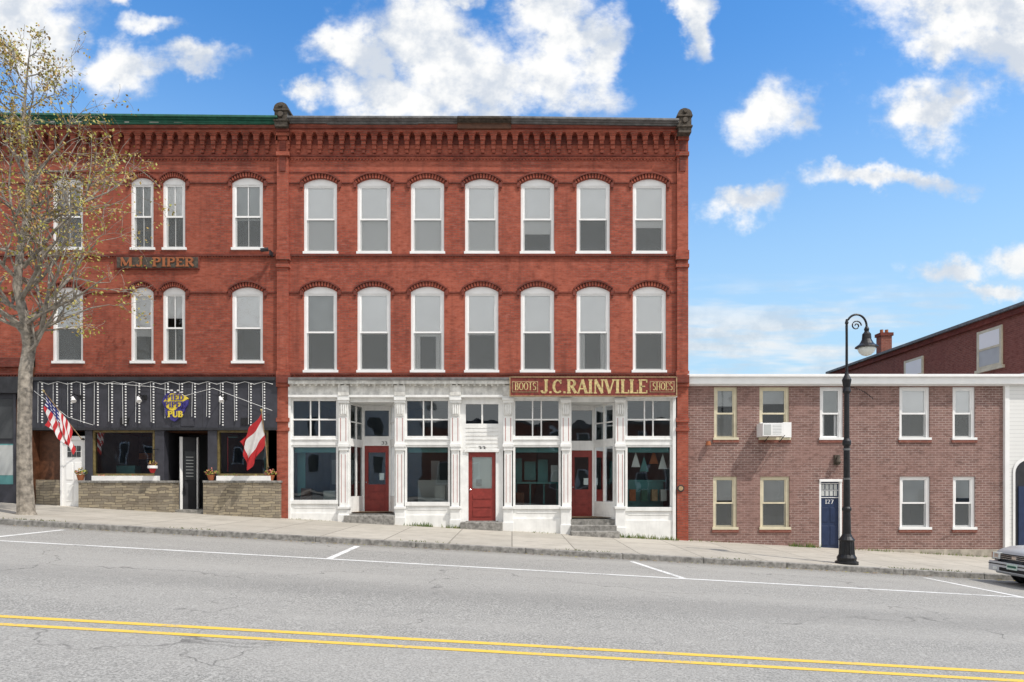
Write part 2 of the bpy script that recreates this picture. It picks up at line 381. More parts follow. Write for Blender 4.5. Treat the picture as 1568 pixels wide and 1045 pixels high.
cp=MB('cornice_cap',main)
def capseg(cp,a,b,ta,tb_,k,th=10):
    for (dz0,dz1,pr) in ((0,2.5,.50),(2.5,6,.42),(6,th,.34)):
        d=D-pr
        A0,A1=Z(ta+dz0,d),Z(ta+dz1,d)-.02; B0,B1=Z(tb_+dz0,d),Z(tb_+dz1,d)-.02; y0,y1=d,D+.3; xa,xb=X(a,d),X(b,d)
        cp.hexa([(xa,y0,A1),(xb,y0,B1),(xb,y1,B1),(xa,y1,A1),(xa,y0,A0),(xb,y0,B0),(xb,y1,B0),(xa,y1,A0)],k)
capseg(cp,439,700,177,177.5,'cap'); capseg(cp,783,1040,177.5,181,'cap')
capseg(cp,700,783,177.3,177.5,'finial',9)
cp.pb(700,783,187,197,-.305,.1,'brown'); cp.pb(500,640,187.5,190,-.31,.1,'cap')
def finial(cp,c,top):
    d=D-.42
    cp.pb(c-10,c+10,top+12,top+38,-.42,.25,'finial'); cp.pb(c-12,c+12,top+10,top+13,-.47,.3,'finial'); cp.pb(c-12,c+12,top+26,top+29,-.46,.3,'finial')
    n=10
    pts=[(c-11,top+10)]+[(c+11*-math.cos(math.pi*i/n)*(1 if i not in (4,5,6) else .8),top+10-9.5*math.sin(math.pi*i/n)) for i in range(1,n)]+[(c+11,top+10)]
    f=[(X(q[0],d),d,Z(q[1],d)) for q in pts]; g=[(x,D+.2,z) for x,y,z in f]
    cp.poly(f,'finial'); cp.poly(g[::-1],'finial')
    for i in range(len(f)-1): cp.poly([f[i],f[i+1],g[i+1],g[i]],'finial')
    cp.tube([(X(c,d),D-.43,Z(top+6,d)),(X(c,d),D-.5,Z(top+6,d))],.07,'finial',10)
    cp.tube([(X(c,d),D-.43,Z(top+20,d)),(X(c,d),D-.49,Z(top+20,d))],.09,'finial',10)
    cp.lathe(X(c,d),D-.25,[(.05,Z(top+3,d)),(.09,Z(top,d)),(.06,Z(top-2.5,d)),(.01,Z(top-3.5,d))],'finial',8)
finial(cp,430,156); finial(cp,1049,165)
cp.done(.012)
w.box(X(1037),X(1053),D+.3,D+14,-2.5,Z(190),'brick')
w.poly([(X(437),D+14,-2.5),(X(1053),D+14,-2.5),(X(1053),D+14,Z(190)),(X(437),D+14,Z(190))],'brick')
w.box(X(425),X(430),D+.31,D+14,-2.5,Z(190),'brick')
w.poly([(X(430),D+.1,Z(192)),(X(1050),D+.1,Z(192)),(X(1050),D+14,Z(192)),(X(430),D+14,Z(192))],'roof')
w.done(); fr.done(); gl.done(); tr.done()

# ---- storefront of main building
sf=MB('storefront',main); sg=MB('storefront_glass',main)
sf.pb(441,1037,578,582,-.34,.2,'cap'); sf.pb(441,1037,582,588,-.28,.2,'whitew'); sf.pb(441,1037,588,607,-.12,.2,'whitew'); sf.pb(441,1037,605,608.5,-.18,.2,'white')
x=446
while x<778: sf.pb(x,x+3,588,591,-.24,-.12,'whitew'); x+=9
def pil(c,hw=7.5,bot=830):
    sf.pb(c-hw,c+hw,608,684,-.10,.16,'white'); sf.pb(c-hw+1.6,c+hw-1.6,690,780,-.09,.16,'white')
    sf.pb(c-hw-1.5,c+hw+1.5,608.7,613,-.2,.16,'white'); sf.pb(c-hw-.7,c+hw+.7,613,617,-.16,.16,'white')
    sf.pb(c-hw-1,c+hw+1,590,606,-.2,-.1,'whitew')
    for dx in (-3.2,0,3.2): sf.pb(c+dx-.9,c+dx+.9,620,634,-.15,-.1,'white')
    sf.pb(c-hw+1.5,c+hw-1.5,617,637,-.13,-.1,'whitew')
    for dx in (-4.6,3.6): sf.pb(c+dx,c+dx+1.0,640,676,-.104,-.09,'rednar')
    for dx in (-3.4,2.6): sf.pb(c+dx,c+dx+.9,696,770,-.094,-.08,'rednar')
    sf.pb(c-hw-1,c+hw+1,680,684.5,-.16,.16,'white'); sf.pb(c-hw+.4,c+hw-.4,684.5,690,-.13,.16,'white')
    sf.pb(c-hw,c+hw,776,bot,-.14,.16,'white'); sf.pb(c-hw-1.2,c+hw+1.2,776,779.5,-.19,.16,'white'); sf.pb(c-hw-1,c+hw+1,792+ (c-600)*.045,bot,-.18,.16,'white')
for c in (525.5,612,697,778,866.5,950): pil(c)
sf.pb(441,445,608,830,-.08,.16,'white'); sf.pb(1030,1035,608,840,-.08,.16,'white')
def display(a,b,base,bot,cols=3):
    sf.pb(a,b,608.2,614,.0,.12,'white'); sf.pb(a,b,668,682,-.02,.12,'white'); sf.pb(a,b,672,674,-.05,-.02,'white')
    sf.pb(a,a+3.5,614,668,.01,.11,'white'); sf.pb(b-3.5,b,614,668,.01,.11,'white')
    sf.pb(a,a+3.5,682,base,.01,.11,'white'); sf.pb(b-3.5,b,682,base,.01,.11,'white'); sf.pb(a,b,base-4,base+2,-.05,.12,'white')
    sf.pb(a+3.5,b-3.5,682,685,.01,.11,'white')
    m0=a+3.5; m1=b-3.5; wd=m1-m0
    for f in (.40,.60): sf.pb(m0+wd*f-1,m0+wd*f+1,614,668,.03,.10,'white')
    sf.pb(m0,m0+wd*.40-1,641.5,643.8,.032,.10,'white');sf.pb(m0+wd*.40+1,m0+wd*.60-1,641.5,643.8,.032,.10,'white');sf.pb(m0+wd*.60+1,m1,641.5,643.8,.032,.10,'white')
    sg.poly([(X(a),D+.07,Z(668)),(X(b),D+.07,Z(668)),(X(b),D+.07,Z(612)),(X(a),D+.07,Z(612))],'shopglass')
    sg.poly([(X(a),D+.065,Z(base)),(X(b),D+.065,Z(base)),(X(b),D+.065,Z(683)),(X(a),D+.065,Z(683))],'shopglass')
    sf.pb(a,b,base+2,bot,.0,.14,'white')
    sf.pb(a+5,b-5,base+6,base+8,-.015,.0,'white')
    sf.pb(a,b,base+16,bot,-.04,.0,'white')
    sf.pb(a+3.5,b-3.5,685,693,.16,.17,'teal')
display(445,518,770,830); display(619.5,689.5,773,830); display(785.5,859,778,835); display(957.5,1030,781,845)
def door(x0,x1,y,z0,z1,k,glassf=(.42,.90),paper=False):
    h=z1-z0; w_=x1-x0; st=.12
    db=MB('door',main)
    g0,g1=z0+h*glassf[0],z0+h*glassf[1]
    db.box(x0,x0+st,y,y+.05,z0,z1,k); db.box(x1-st,x1,y,y+.05,z0,z1,k)
    db.box(x0+st,x1-st,y+.002,y+.05,g1,z1,k); db.box(x0+st,x1-st,y+.002,y+.05,z0,g0,k)
    db.box(x0+st+.02,x1-st-.02,y-.015,y+.01,z0+h*.06,z0+h*.17,k); db.box(x0+st+.02,x1-st-.02,y-.015,y+.01,z0+h*.20,z0+h*.29,k); db.box(x0+st+.02,x1-st-.02,y-.015,y+.01,z0+h*.32,z0+h*.39,k)
    sg.poly([(x0+st,y+.025,g0),(x1-st,y+.025,g0),(x1-st,y+.025,g1),(x0+st,y+.025,g1)],'shopglass')
    if paper: db.box(x0+st-.01,x1-st+.01,y+.04,y+.045,g0-.01,g1+.01,'blind'); db.box(x0+st+.12,x0+st+.3,y+.03,y+.035,g0+.08,g0+.3,'flagwhite')
    else: db.box(x0+w_*.6,x0+w_*.6+.16,y+.028,y+.032,g0+.15,g0+.38,'blind')
    db.lathe(x0+.06,y-.04,[(.01,z0+h*.44),(.03,z0+h*.445),(.03,z0+h*.46),(.01,z0+h*.465)],'chrome',8)
    db.done(.004)
def recess(a,b,da,db,dep,dtop,dbot,fl):
    d2=D+dep; xa,xb=X(a),X(b); xda,xdb=X(da,d2),X(db,d2); zf=Z(dbot,d2); zt=Z(616)
    zd=Z(dtop,d2)
    sf.pb(a,b,608.2,616,.0,.12,'white')
    sf.poly([(xa,D+.1,zt),(xb,D+.1,zt),(xdb+.05,d2,zt),(xda-.05,d2,zt)],'white')
    sf.poly([(xa,D-.02,zf),(xb,D-.02,zf),(xb,d2+.1,zf),(xa,d2+.1,zf)],'granite')
    sf.box(xa,xb,D-.02,D+.04,-1.5,zf-.003,'granite')
    for (p0,p1) in (((xa,D+.1),(xda-.04,d2)),((xb,D+.1),(xdb+.04,d2))):
        za=zf+.55
        sf.ob(p0,p1,zf,za,.06,'white'); sf.ob(p0,p1,Z(683),Z(671),.06,'white'); sf.ob(p0,p1,Z(619),zt,.06,'white')
        P0=Vector(p0);P1=Vector(p1);dd=(P1-P0)
        for t0,t1 in ((0,.07),(.46,.53),(.93,1)):
            sf.ob(P0+dd*t0,P0+dd*t1,za,Z(619),.07,'white')
        sf.ob(P0+dd*.07,P0+dd*.93,Z(646),Z(644),.05,'white')
        sg.poly([(P0.x,P0.y,za),(P1.x,P1.y,za),(P1.x,P1.y,zt),(P0.x,P0.y,zt)],'shopglass')
    sf.box(xda-.08,xda+.03,d2-.03,d2+.1,zf,zt,'white'); sf.box(xdb-.03,xdb+.08,d2-.03,d2+.1,zf,zt,'white')
    sf.box(xda+.03,xdb-.03,d2-.03,d2+.1,zd,zd+.32,'white'); sf.box(xda+.03,xdb-.03,d2-.03,d2+.1,zt-.15,zt,'white')
    sg.poly([(xda,d2+.03,zd+.3),(xdb,d2+.03,zd+.3),(xdb,d2+.03,zt-.1),(xda,d2+.03,zt-.1)],'shopglass')
    door(xda+.03,xdb-.03,d2+.01,zf,zd,'red')
recess(533,604.5,557,597,1.1,683,785,0); recess(874,942.5,873,908,1.1,690,793,0)
st_=MB('entrance_steps',main)
def step(a,b,top,proj,h):
    st_.box(X(a),X(b),D-proj,D+.02,-1.6,Z(top),'granite')
step(531,606,789,.42,0); step(706,770,799,.36,0); step(873,942,804,.34,0); step(872,944,812,.7,0)
st_.done(.015)
sf.pb(704.5,770.5,608.2,619,.02,.14,'white'); sf.pb(704.5,713,619,830,.02,.14,'white'); sf.pb(763,770.5,619,830,.02,.14,'white')
sf.pb(713,763,649,692,.024,.14,'white'); sf.pb(737,739.5,619,649,.03,.12,'white')
sg.poly([(X(713),D+.08,Z(649)),(X(763),D+.08,Z(649)),(X(763),D+.08,Z(619)),(X(713),D+.08,Z(619))],'shopglass')
for zz in range(655,690,6): sf.pb(713,763,zz,zz+.8,.012,.03,'whitew')
sf.pb(713,717,692,830,.028,.14,'white'); sf.pb(759,763,692,830,.028,.14,'white'); sf.pb(711,765,688,692.5,-.02,.1,'white')
sf.pb(713,763,798,830,.0,.3,'granite')
door(X(717),X(759),D+.1,Z(798),Z(692.5),'red',(.47,.93),True)
ins=MB('shop_interior',main)
def room(a,b,k,floor=770,dep=5):
    x0,x1=X(a),X(b); zf,zt=Z(floor),Z(600); y0,y1=D+.2,D+dep
    ins.poly([(x0,y1,zf),(x1,y1,zf),(x1,y1,zt),(x0,y1,zt)],k)
    ins.poly([(x0,y0,zf),(x0,y1,zf),(x0,y1,zt),(x0,y0,zt)],k); ins.poly([(x1,y0,zf),(x1,y1,zf),(x1,y1,zt),(x1,y0,zt)],k)
    ins.poly([(x0,y0,zf),(x1,y0,zf),(x1,y1,zf),(x0,y1,zf)],'floorw'); ins.poly([(x0,y0,zt),(x1,y0,zt),(x1,y1,zt),(x0,y1,zt)],'shade')
room(442,700,'room',785); room(704,771,'roomd',798,2); room(775,1034,'room',793)
ins.pb(448,460,690,760,.5,.55,'teal'); ins.pb(475,512,700,742,2.6,2.7,'shade'); ins.pb(630,686,735,785,1.5,2.6,'shade'); ins.pb(640,655,700,735,3.5,3.6,'blind')
ins.pb(664,680,744,766,.35,.5,'shade'); ins.pb(455,470,748,768,.4,.6,'brown'); ins.pb(490,508,752,768,.4,.7,'shade')
for a,b,t,bo in ((787,800,700,740),(804,822,705,735),(826,842,702,740)): ins.pb(a,b,t,bo,1.2,1.25,'teal')
ins.pb(787,858,738,741,.9,1.3,'teal'); ins.pb(845,856,712,738,.5,.55,'shade'); ins.pb(790,803,755,776,.5,.8,'brown')
for xx in (790,812,834,855): ins.pb(xx,xx+2,741,778,.9,.95,'teal')
ins.pb(960,1028,735,738,.8,1.2,'teal'); ins.pb(965,1025,738,781,.85,.9,'teal')
for i,(xx,h) in enumerate(((970,715),(983,722),(998,710),(1012,718))):
    ins.poly([(X(xx),D+.4,Z(h)),(X(xx+14),D+.4,Z(h)),(X(xx+7),D+.4,Z(h-24))],('blind','teal','orange','blind')[i])
for i,xx in enumerate((968,986,1002,1016)): ins.pb(xx,xx+9,750,768,.4,.6,('orange','green','tan','shade')[i])
ins.done()
sf.done(.006); sg.done()
# ---- stroke lettering
T_,t_=.17,.075
def arc_(cx,cy,rx,ry,a0,a1,w_,n=10):
    o=[]
    for i in range(n):
        A=math.radians(a0+(a1-a0)*i/n);B=math.radians(a0+(a1-a0)*(i+1)/n)
        mid=(A+B)/2; ww=t_+(w_-t_)*abs(math.cos(mid))
        o.append((cx+rx*math.cos(A),cy+ry*math.sin(A),cx+rx*math.cos(B),cy+ry*math.sin(B),ww))
    return o
def VV(x,w_=T_): return [(x,0,x,1,w_),(x-.15,.035,x+.15,.035,t_),(x-.15,.965,x+.15,.965,t_)]
G={'I':(.42,VV(.2)),'J':(.6,[(.4,.25,.4,1,T_),(.25,.965,.55,.965,t_)]+arc_(.24,.25,.17,.22,0,-170,T_)),
'C':(.75,arc_(.38,.5,.3,.46,45,315,T_)+[(.6,.98,.6,.7,t_)]),
'R':(.78,VV(.17)+arc_(.35,.74,.25,.22,-90,90,T_)+[(.17,.96,.35,.96,t_),(.17,.52,.35,.52,t_),(.38,.52,.68,.02,T_)]),
'P':(.7,VV(.17)+arc_(.35,.74,.25,.22,-90,90,T_)+[(.17,.96,.35,.96,t_),(.17,.52,.35,.52,t_)]),
'A':(.78,[(.08,0,.38,1,t_*1.2),(.68,0,.38,1,T_),(.2,.33,.56,.33,t_),(-.02,.03,.18,.03,t_),(.56,.03,.8,.03,t_)]),
'N':(.82,[(.14,0,.14,1,t_*1.2),(.14,1,.66,0,T_),(.66,0,.66,1,t_*1.2),(.02,.03,.26,.03,t_),(.54,.97,.78,.97,t_)]),
'V':(.76,[(.08,1,.38,0,T_),(.68,1,.38,0,t_*1.2),(-.02,.97,.2,.97,t_),(.56,.97,.8,.97,t_)]),
'L':(.66,VV(.17)+[(.17,.035,.6,.035,t_),(.6,0,.6,.25,t_)]),
'E':(.7,VV(.17)+[(.17,.035,.62,.035,t_),(.17,.965,.62,.965,t_),(.17,.5,.5,.5,t_),(.62,0,.62,.22,t_),(.62,1,.62,.78,t_)]),
'B':(.72,VV(.17)+arc_(.35,.75,.2,.21,-90,90,T_)+arc_(.35,.28,.25,.25,-90,90,T_)+[(.17,.96,.35,.96,t_),(.17,.52,.35,.52,t_),(.17,.03,.35,.03,t_)]),
'O':(.8,arc_(.4,.5,.31,.46,0,360,T_,14)),'T':(.72,[(.36,0,.36,1,T_),(.05,.965,.67,.965,t_),(.22,.035,.5,.035,t_)]),
'S':(.62,arc_(.31,.73,.2,.23,30,260,T_)+arc_(.31,.27,.22,.24,100,-150,T_)),
'H':(.84,VV(.17)+VV(.66)+[(.17,.5,.66,.5,t_)]),'D':(.78,VV(.17)+arc_(.33,.5,.32,.465,-90,90,T_)+[(.17,.96,.33,.96,t_),(.17,.04,.33,.04,t_)]),
'M':(.95,[(.12,0,.12,1,t_),(.12,1,.47,.1,T_),(.47,.1,.82,1,t_),(.82,0,.82,1,T_)]),
'U':(.8,[(.15,.3,.15,1,T_),(.65,.3,.65,1,t_)]+arc_(.4,.3,.25,.27,180,360,T_)),
'.':(.28,[(.12,0,.12,.14,.14)]),' ':(.4,[]),
'1':(.4,VV(.2)),'2':(.62,arc_(.3,.75,.2,.22,160,-30,T_)+[(.47,.62,.1,.04,T_*.7),(.1,.04,.55,.04,t_)]),'3':(.6,arc_(.28,.75,.2,.22,150,-90,T_)+arc_(.28,.27,.22,.25,90,-150,T_)),'7':(.6,[(.08,.96,.55,.96,t_),(.55,.96,.25,0,T_)])}
def text(mb,s,x0,x1,zb,h,y,k,th=.012,bold=1):
    tot=sum(G[c][0] for c in s); kx=(x1-x0)/tot; cx=x0; n=0
    for c in s:
        wd,stk=G[c]
        for (a,b_,c2,d2,ww) in stk:
            p=Vector((cx+a*kx,zb+b_*h)); q=Vector((cx+c2*kx,zb+d2*h)); dv=q-p
            if dv.length<1e-6: continue
            e=Vector((-dv.y,dv.x)).normalized()*ww*min(kx,h)*.5*bold
            n+=1; yy=y-(n%5)*.0011
            P=[p-e,q-e,q+e,p+e]
            mb.hexa([(P[0].x,yy,P[0].y),(P[1].x,yy,P[1].y),(P[1].x,y+th,P[1].y),(P[0].x,y+th,P[0].y),(P[3].x,yy,P[3].y),(P[2].x,yy,P[2].y),(P[2].x,y+th,P[2].y),(P[3].x,y+th,P[3].y)],k)
        cx+=wd*kx
sign=empty('shop_sign')
sb=MB('board',sign)
sb.pb(781,1036,578,607,-.42,-.35,'signred')
for (a,b,t,bo) in ((781,1036,577,578.3),(781,1036,605.9,607.2),(780,781.7,577,607),(1035.3,1037,577,607)): sb.pb(a,b,t,bo,-.445,-.34,'tan')
sb.pb(784,824,584,601,-.432,-.415,'tan'); sb.pb(995,1033,584,601,-.432,-.415,'tan')
sb.pb(785.5,822.5,585.2,599.8,-.438,-.42,'signred'); sb.pb(996.5,1031.5,585.2,599.8,-.438,-.42,'signred')
ds=D-.43
text(sb,'BOOTS',X(788,ds),X(821,ds),Z(598,ds),.25,D-.442,'gold'); text(sb,'SHOES',X(999,ds),X(1030,ds),Z(598,ds),.25,D-.442,'gold')
text(sb,'J.C.RAINVILLE',X(828,ds),X(992,ds),Z(602.5,ds),.43,D-.425,'gold',bold=1.2)
sb.done()
misc=MB('door_number',main); text(misc,'33',X(732),X(744),Z(690),.13,D+.005,'black'); text(misc,'33',X(574),X(584),Z(681,D+1.1)-.0,.1,D+1.06,'black'); misc.done()
pq=MB('wall_plaque',main); pq.tube([(X(1041),D-.13,Z(748)),(X(1041),D-.08,Z(748))],.11,'black',14); pq.tube([(X(1041),D-.135,Z(748)),(X(1041),D-.12,Z(748))],.075,'tan',14); pq.done()

# ------------------------------------------------------------------ left brick building (pub)
left=empty('brick_pub_building')
w=MB('walls',left); fr=MB('window_frames',left); gl=MB('window_panes',left); tr=MB('brick_trim',left)
WL=[(80,127),(200,235),(249,283.5),(355,402.5)]
WL2=[(-75,-28),(-160,-113)]
ops=[]
for a,b in WL+WL2: ops+= [(a,b,272,382),(a,b,440,556)]
wall(w,-400,428,188,590,ops,0,'brickl')
bl=[(.45,.5),(.5,.62),(.5,.35),(.55,.5),(.5,.5),(.5,.5)]
for i,(a,b) in enumerate(WL+WL2):
    window(w,fr,gl,a,b,272,382,8,'brickl',blind=bl[i][0],muntin=True,shade='shade' if i in (0,1,3) else None)
    window(w,fr,gl,a,b,440,556,8,'brickl',blind=bl[i][1],muntin=i in (2,),shade=None)
    hood(tr,a,b,272,8); hood(tr,a,b,440,8)
xs=sorted([((a+b)/2,(b-a)/2) for a,b in WL+WL2])
belts(tr,[q[0] for q in xs],-400,426,'brickl',[q[1] for q in xs])
cornice(tr,-400,425,'brickl',16.6)
cp=MB('cornice_cap',left)
capseg(cp,-400,424,168,176.5,'green',11); cp.pb(-400,424,180,190,-.31,.1,'green')
for xx in range(-380,420,38): cp.pb(xx,xx+random.uniform(3,18),185,187.5,-.326,-.3,'whitew')
cp.done(.01)
w.poly([(X(-400),D+14,-2.5),(X(424),D+14,-2.5),(X(424),D+14,Z(190)),(X(-400),D+14,Z(190))],'brickl')
w.poly([(X(-400),D,-2.5),(X(-400),D+14,-2.5),(X(-400),D+14,Z(190)),(X(-400),D,Z(190))],'brickl')
w.poly([(X(-400),D+.1,Z(191)),(X(430),D+.1,Z(191)),(X(430),D+14,Z(191)),(X(-400),D+14,Z(191))],'roof')
w.done(); fr.done(); gl.done(); tr.done()
ns=MB('name_sign',left); ns.pb(177,305,392,412,-.06,.02,'brickd'); ns.pb(179,303,394,410,-.075,-.05,'finial')
text(ns,'M.J. PIPER',X(186),X(300),Z(409.5),.28,D-.095,'orange',bold=1.6); ns.done()
cam_=MB('security_camera',left); cam_.tube([(X(405),D-.35,Z(389)),(X(416),D-.3,Z(387))],.06,'black',8); cam_.pb(412,414,383,390,-.3,.0,'black'); cam_.done()
pf=MB('pub_front',left); pg=MB('pub_glass',left)
pf.pb(48,424,577.5,583,-.22,.2,'black'); pf.pb(48,424,583,658,-.13,.2,'slate')
for xx in range(70,420,24): pf.pb(xx,xx+.7,583,658,-.134,-.12,'black')
pf.pb(48,424,655,659,-.17,.2,'black')
for a,b in ((130,141),(237,251),(318,332),(411,424)): pf.pb(a,b,659,900,-.1,.2,'slate')
def pwin(a,b,t,bo):
    q=3.4
    pf.pb(a,a+q,t,bo,-.06,.1,'wood'); pf.pb(b-q,b,t,bo,-.06,.1,'wood'); pf.pb(a,b,t,t+q,-.062,.1,'wood'); pf.pb(a,b,bo-q,bo,-.062,.1,'wood')
    pg.poly([(X(a),D+.02,Z(bo)),(X(b),D+.02,Z(bo)),(X(b),D+.02,Z(t)),(X(a),D+.02,Z(t))],'shopglass')
    pf.pb(a-1,b+3,bo,bo+9,-.3,.1,'white')
pwin(141,237,659,729); pwin(332,411,659,729)
pf.pb(120,264,738,900,-.28,.15,'stone'); pf.pb(311,428,738,900,-.28,.15,'stone')
pf.pb(119,265,736.2,739.5,-.31,.1,'granite'); pf.pb(310,429,736.2,739.5,-.31,.1,'granite')
pf.pb(411,424,659,737,-.1,.2,'slate')
def P3(px,py,y): return (X(px),D+y,Z(py))
pf.poly([P3(251,659,0),P3(251,659,1.6),P3(251,900,1.6),P3(251,900,0)],'black'); pf.poly([P3(318,659,0),P3(318,659,1.6),P3(318,900,1.6),P3(318,900,0)],'black')
pf.poly([P3(251,659,1.6),P3(318,659,1.6),P3(318,900,1.6),P3(251,900,1.6)],'roomd'); pf.poly([P3(251,661,0),P3(318,661,0),P3(318,661,1.6),P3(251,661,1.6)],'brown')
pf.pb(251,318,781,900,-.1,1.6,'granite')
pf.ob((X(268),D+.35),(X(289),D+.75),Z(781),Z(668),.05,'black'); pf.ob((X(268)-.0,D+.30),(X(271),D+.36),Z(781),Z(668),.06,'frame')
pf.ob((X(273),D+.41),(X(285),D+.64),Z(735),Z(690),.06,'roomd')
for i in range(7): pf.ob((X(275),D+.42),(X(283),D+.57),Z(700+i*5),Z(698.8+i*5),.075,'shade')
pf.pb(290,291.5,668,781,.5,.6,'frame')
pf.poly([P3(50,659,1.2),P3(132,659,1.2),P3(132,900,1.2),P3(50,900,1.2)],'brown'); pf.poly([P3(50,659,0),P3(50,659,1.2),P3(50,900,1.2),P3(50,900,0)],'brown'); pf.poly([P3(130,659,0),P3(130,659,1.2),P3(130,900,1.2),P3(130,900,0)],'brown')
pf.poly([P3(50,660,0),P3(132,660,0),P3(132,660,1.2),P3(50,660,1.2)],'brown'); pf.pb(48,132,779,900,-.0,1.2,'granite')
pf.pb(50,92,735,900,.02,.3,'stone'); pf.pb(90,92,660,735,.1,.25,'brown'); pf.pb(50,90,660,735,.2,.28,'brown')
pf.pb(95,130,674,779,.02,.08,'frame')
for r in range(2):
    for c in range(3): pf.pb(103+c*7,109+c*7,683+r*9,691+r*9,.005,.03,'roomd')
for a,t,bo in ((101,708,735),(101,741,768)):
    pf.pb(a,a+10,t,bo,.008,.03,'blind'); pf.pb(a+13,a+23,t,bo,.008,.03,'blind')
pf.pb(92,95.5,668,779,-.02,.1,'frame'); pf.pb(92,131,668,674,-.021,.1,'frame')
for a,b in ((133,249),(320,423)):
    pf.poly([P3(a,659,3),P3(b,659,3),P3(b,800,3),P3(a,800,3)],'roomd'); pf.poly([P3(a,659,.2),P3(a,659,3),P3(a,800,3),P3(a,800,.2)],'room'); pf.poly([P3(b,659,.2),P3(b,659,3),P3(b,800,3),P3(b,800,.2)],'room')
    pf.poly([P3(a,760,.2),P3(b,760,.2),P3(b,760,3),P3(a,760,3)],'floorw')
pf.pb(160,215,690,700,2.0,2.1,'orange'); pf.pb(150,180,712,730,1.0,1.4,'teal'); pf.pb(345,380,680,700,2.2,2.25,'shade'); pf.pb(342,343.5,668,722,.3,.31,'flagred'); pf.pb(343,358,668,669.5,.3,.31,'teal'); pf.pb(390,400,700,725,.8,1,'teal')
for px in (127,224,346):
    pf.tube([P3(px-2,608,-.13),P3(px-2,606,-.4),P3(px+2,609,-.6),P3(px+4,613,-.65)],.018,'iron',6)
    pf.tube([P3(px+4,612,-.65),P3(px+8,619,-.72)],[.03,.08],'frame',10); pf.pb(px-6,px,605,612,-.18,-.1,'iron')
for px in (190,375): pf.pb(px-6,px+6,640,651,-.16,-.1,'iron')
pf.pb(277,297,641,653,-.15,-.1,'slate')
pf.done(.004); pg.done()
sl=MB('string_lights',left)
x=64; k_=0
while x<420:
    L=random.uniform(50,66); z0=587
    z=z0
    sl.tube([P3(x,z0,-.17),P3(x+random.uniform(-1,1),z0+L,-.17)],.006,'frame',4)
    while z<z0+L:
        sl.pb(x-.8,x+.8,z,z+2.0,-.2,-.165,'bulb'); z+=4.2
    x+=random.uniform(19,23)
zig=[(66+i*14.2,586+(i%2)*4) for i in range(26)]
sl.tube([P3(a,b,-.18) for a,b in zig],.009,'frame',4)
sl.tube([P3(58,600,-.18),P3(110,640,-.18),P3(148,652,-.18)],.006,'frame',4)
sl.tube([P3(165,588,-.19),P3(240,594,-.19),P3(268,600,-.19)],.006,'frame',4); sl.tube([P3(286,608,-.19),P3(330,596,-.19),P3(420,630,-.19)],.006,'frame',4)
sl.done()
lg=MB('pub_logo_sign',left)
n=24; pts=[]
for i in range(n):
    t=2*math.pi*i/n; r=(1+.13*math.sin(3*t+.5)+.06*math.sin(7*t)); pts.append((272+18*r*math.cos(t),622-21*r*math.sin(t)))
def disc(pts,y,k):
    f=[(X(a),D+y,Z(b)) for a,b in pts]; lg.poly(f,k)
    g=[(a,D-.12,c) for a,b,c in f]
    for i in range(len(f)): lg.poly([f[i],f[(i+1)%len(f)],g[(i+1)%len(f)],g[i]],k)
disc(pts,-.2,'purple'); disc([(272+(a-272)*.85+ (3 if b<622 else -2),622+(b-622)*.6-6) for a,b in pts],-.21,'yellow')
text(lg,'PIED',X(259),X(287),Z(614),.17,D-.225,'purple',bold=1.2); text(lg,'PIPER',X(257),X(289),Z(625),.18,D-.225,'purple',bold=1.2); text(lg,'PUB',X(262),X(285),Z(640),.19,D-.22,'yellow',bold=1.6)
for i in range(5): lg.pb(256+i*5,259+i*5,600-(i%2)*3,602-(i%2)*3,-.235,-.2,'flagwhite')
lg.done()
pl=MB('flower_planters',left)
def tuft(cx,cy,cz,r,n=60,ks=('grass','flower','leaf')):
    for i in range(n):
        a=random.uniform(0,6.28); rr=r*math.sqrt(random.random()); h=random.uniform(0,r*1.1)
        p=Vector((cx+rr*math.cos(a),cy+rr*math.sin(a)*.6,cz+h*(1-rr/r*.5))); q=Vector((random.gauss(0,1),random.gauss(0,1),random.gauss(0,1))).normalized()*.035; s2=q.orthogonal().normalized()*.03
        pl.poly([p-q,p+s2,p+q,p-s2],random.choice(ks))
for c in (160,178,205,345,362,398): tuft(X(c),D-.2,Z(733),.14,30,('grass','grass','orange','flower'))
for c,z_ in ((129,722),(418,732),(327,722)):
    zz=Z(737.5); pl.lathe(X(c),D-.18,[(.07,Z(736)),(.12,Z(728)),(.13,Z(727.5))],'orange',12); tuft(X(c),D-.18,Z(727),.2,70)
pl.lathe(X(245),D-.45,[(.05,Z(725)),(.13,Z(716)),(.14,Z(715))],'flagred',12); pl.lathe(X(245),D-.45,[(.141,Z(718)),(.145,Z(715)),(.14,Z(714))],'frame',12); tuft(X(245),D-.45,Z(714),.16,40,('leaf','brown'))
for dx in (-4,4): pl.tube([P3(245+dx,715,-.45),P3(245,690,-.45)],.006,'iron',4)
pl.tube([P3(245,690,-.45),P3(245,688,-.1)],.01,'iron',4)
pl.done()
fs=MB('neighbour_shopfront',left)
fs.pb(-400,48,577,602,-.2,.2,'black'); fs.pb(-400,50,548,562,-.12,.2,'brickd'); fs.pb(-400,48,602,900,-.0,.2,'slate')
fs.pb(-40,24,611,672,-.04,.02,'roomd'); fs.pb(-40,24,680,742,-.04,.02,'teal'); fs.pb(-40,20,682,728,-.045,.02,'shade'); fs.pb(20,24,602,775,-.07,.02,'slate'); fs.pb(43,50,548,900,-.12,.2,'brown'); fs.pb(25,43,612,770,-.05,.02,'brown')
fs.pb(-400,24,742,900,-.08,.2,'slate'); fs.done(.004)

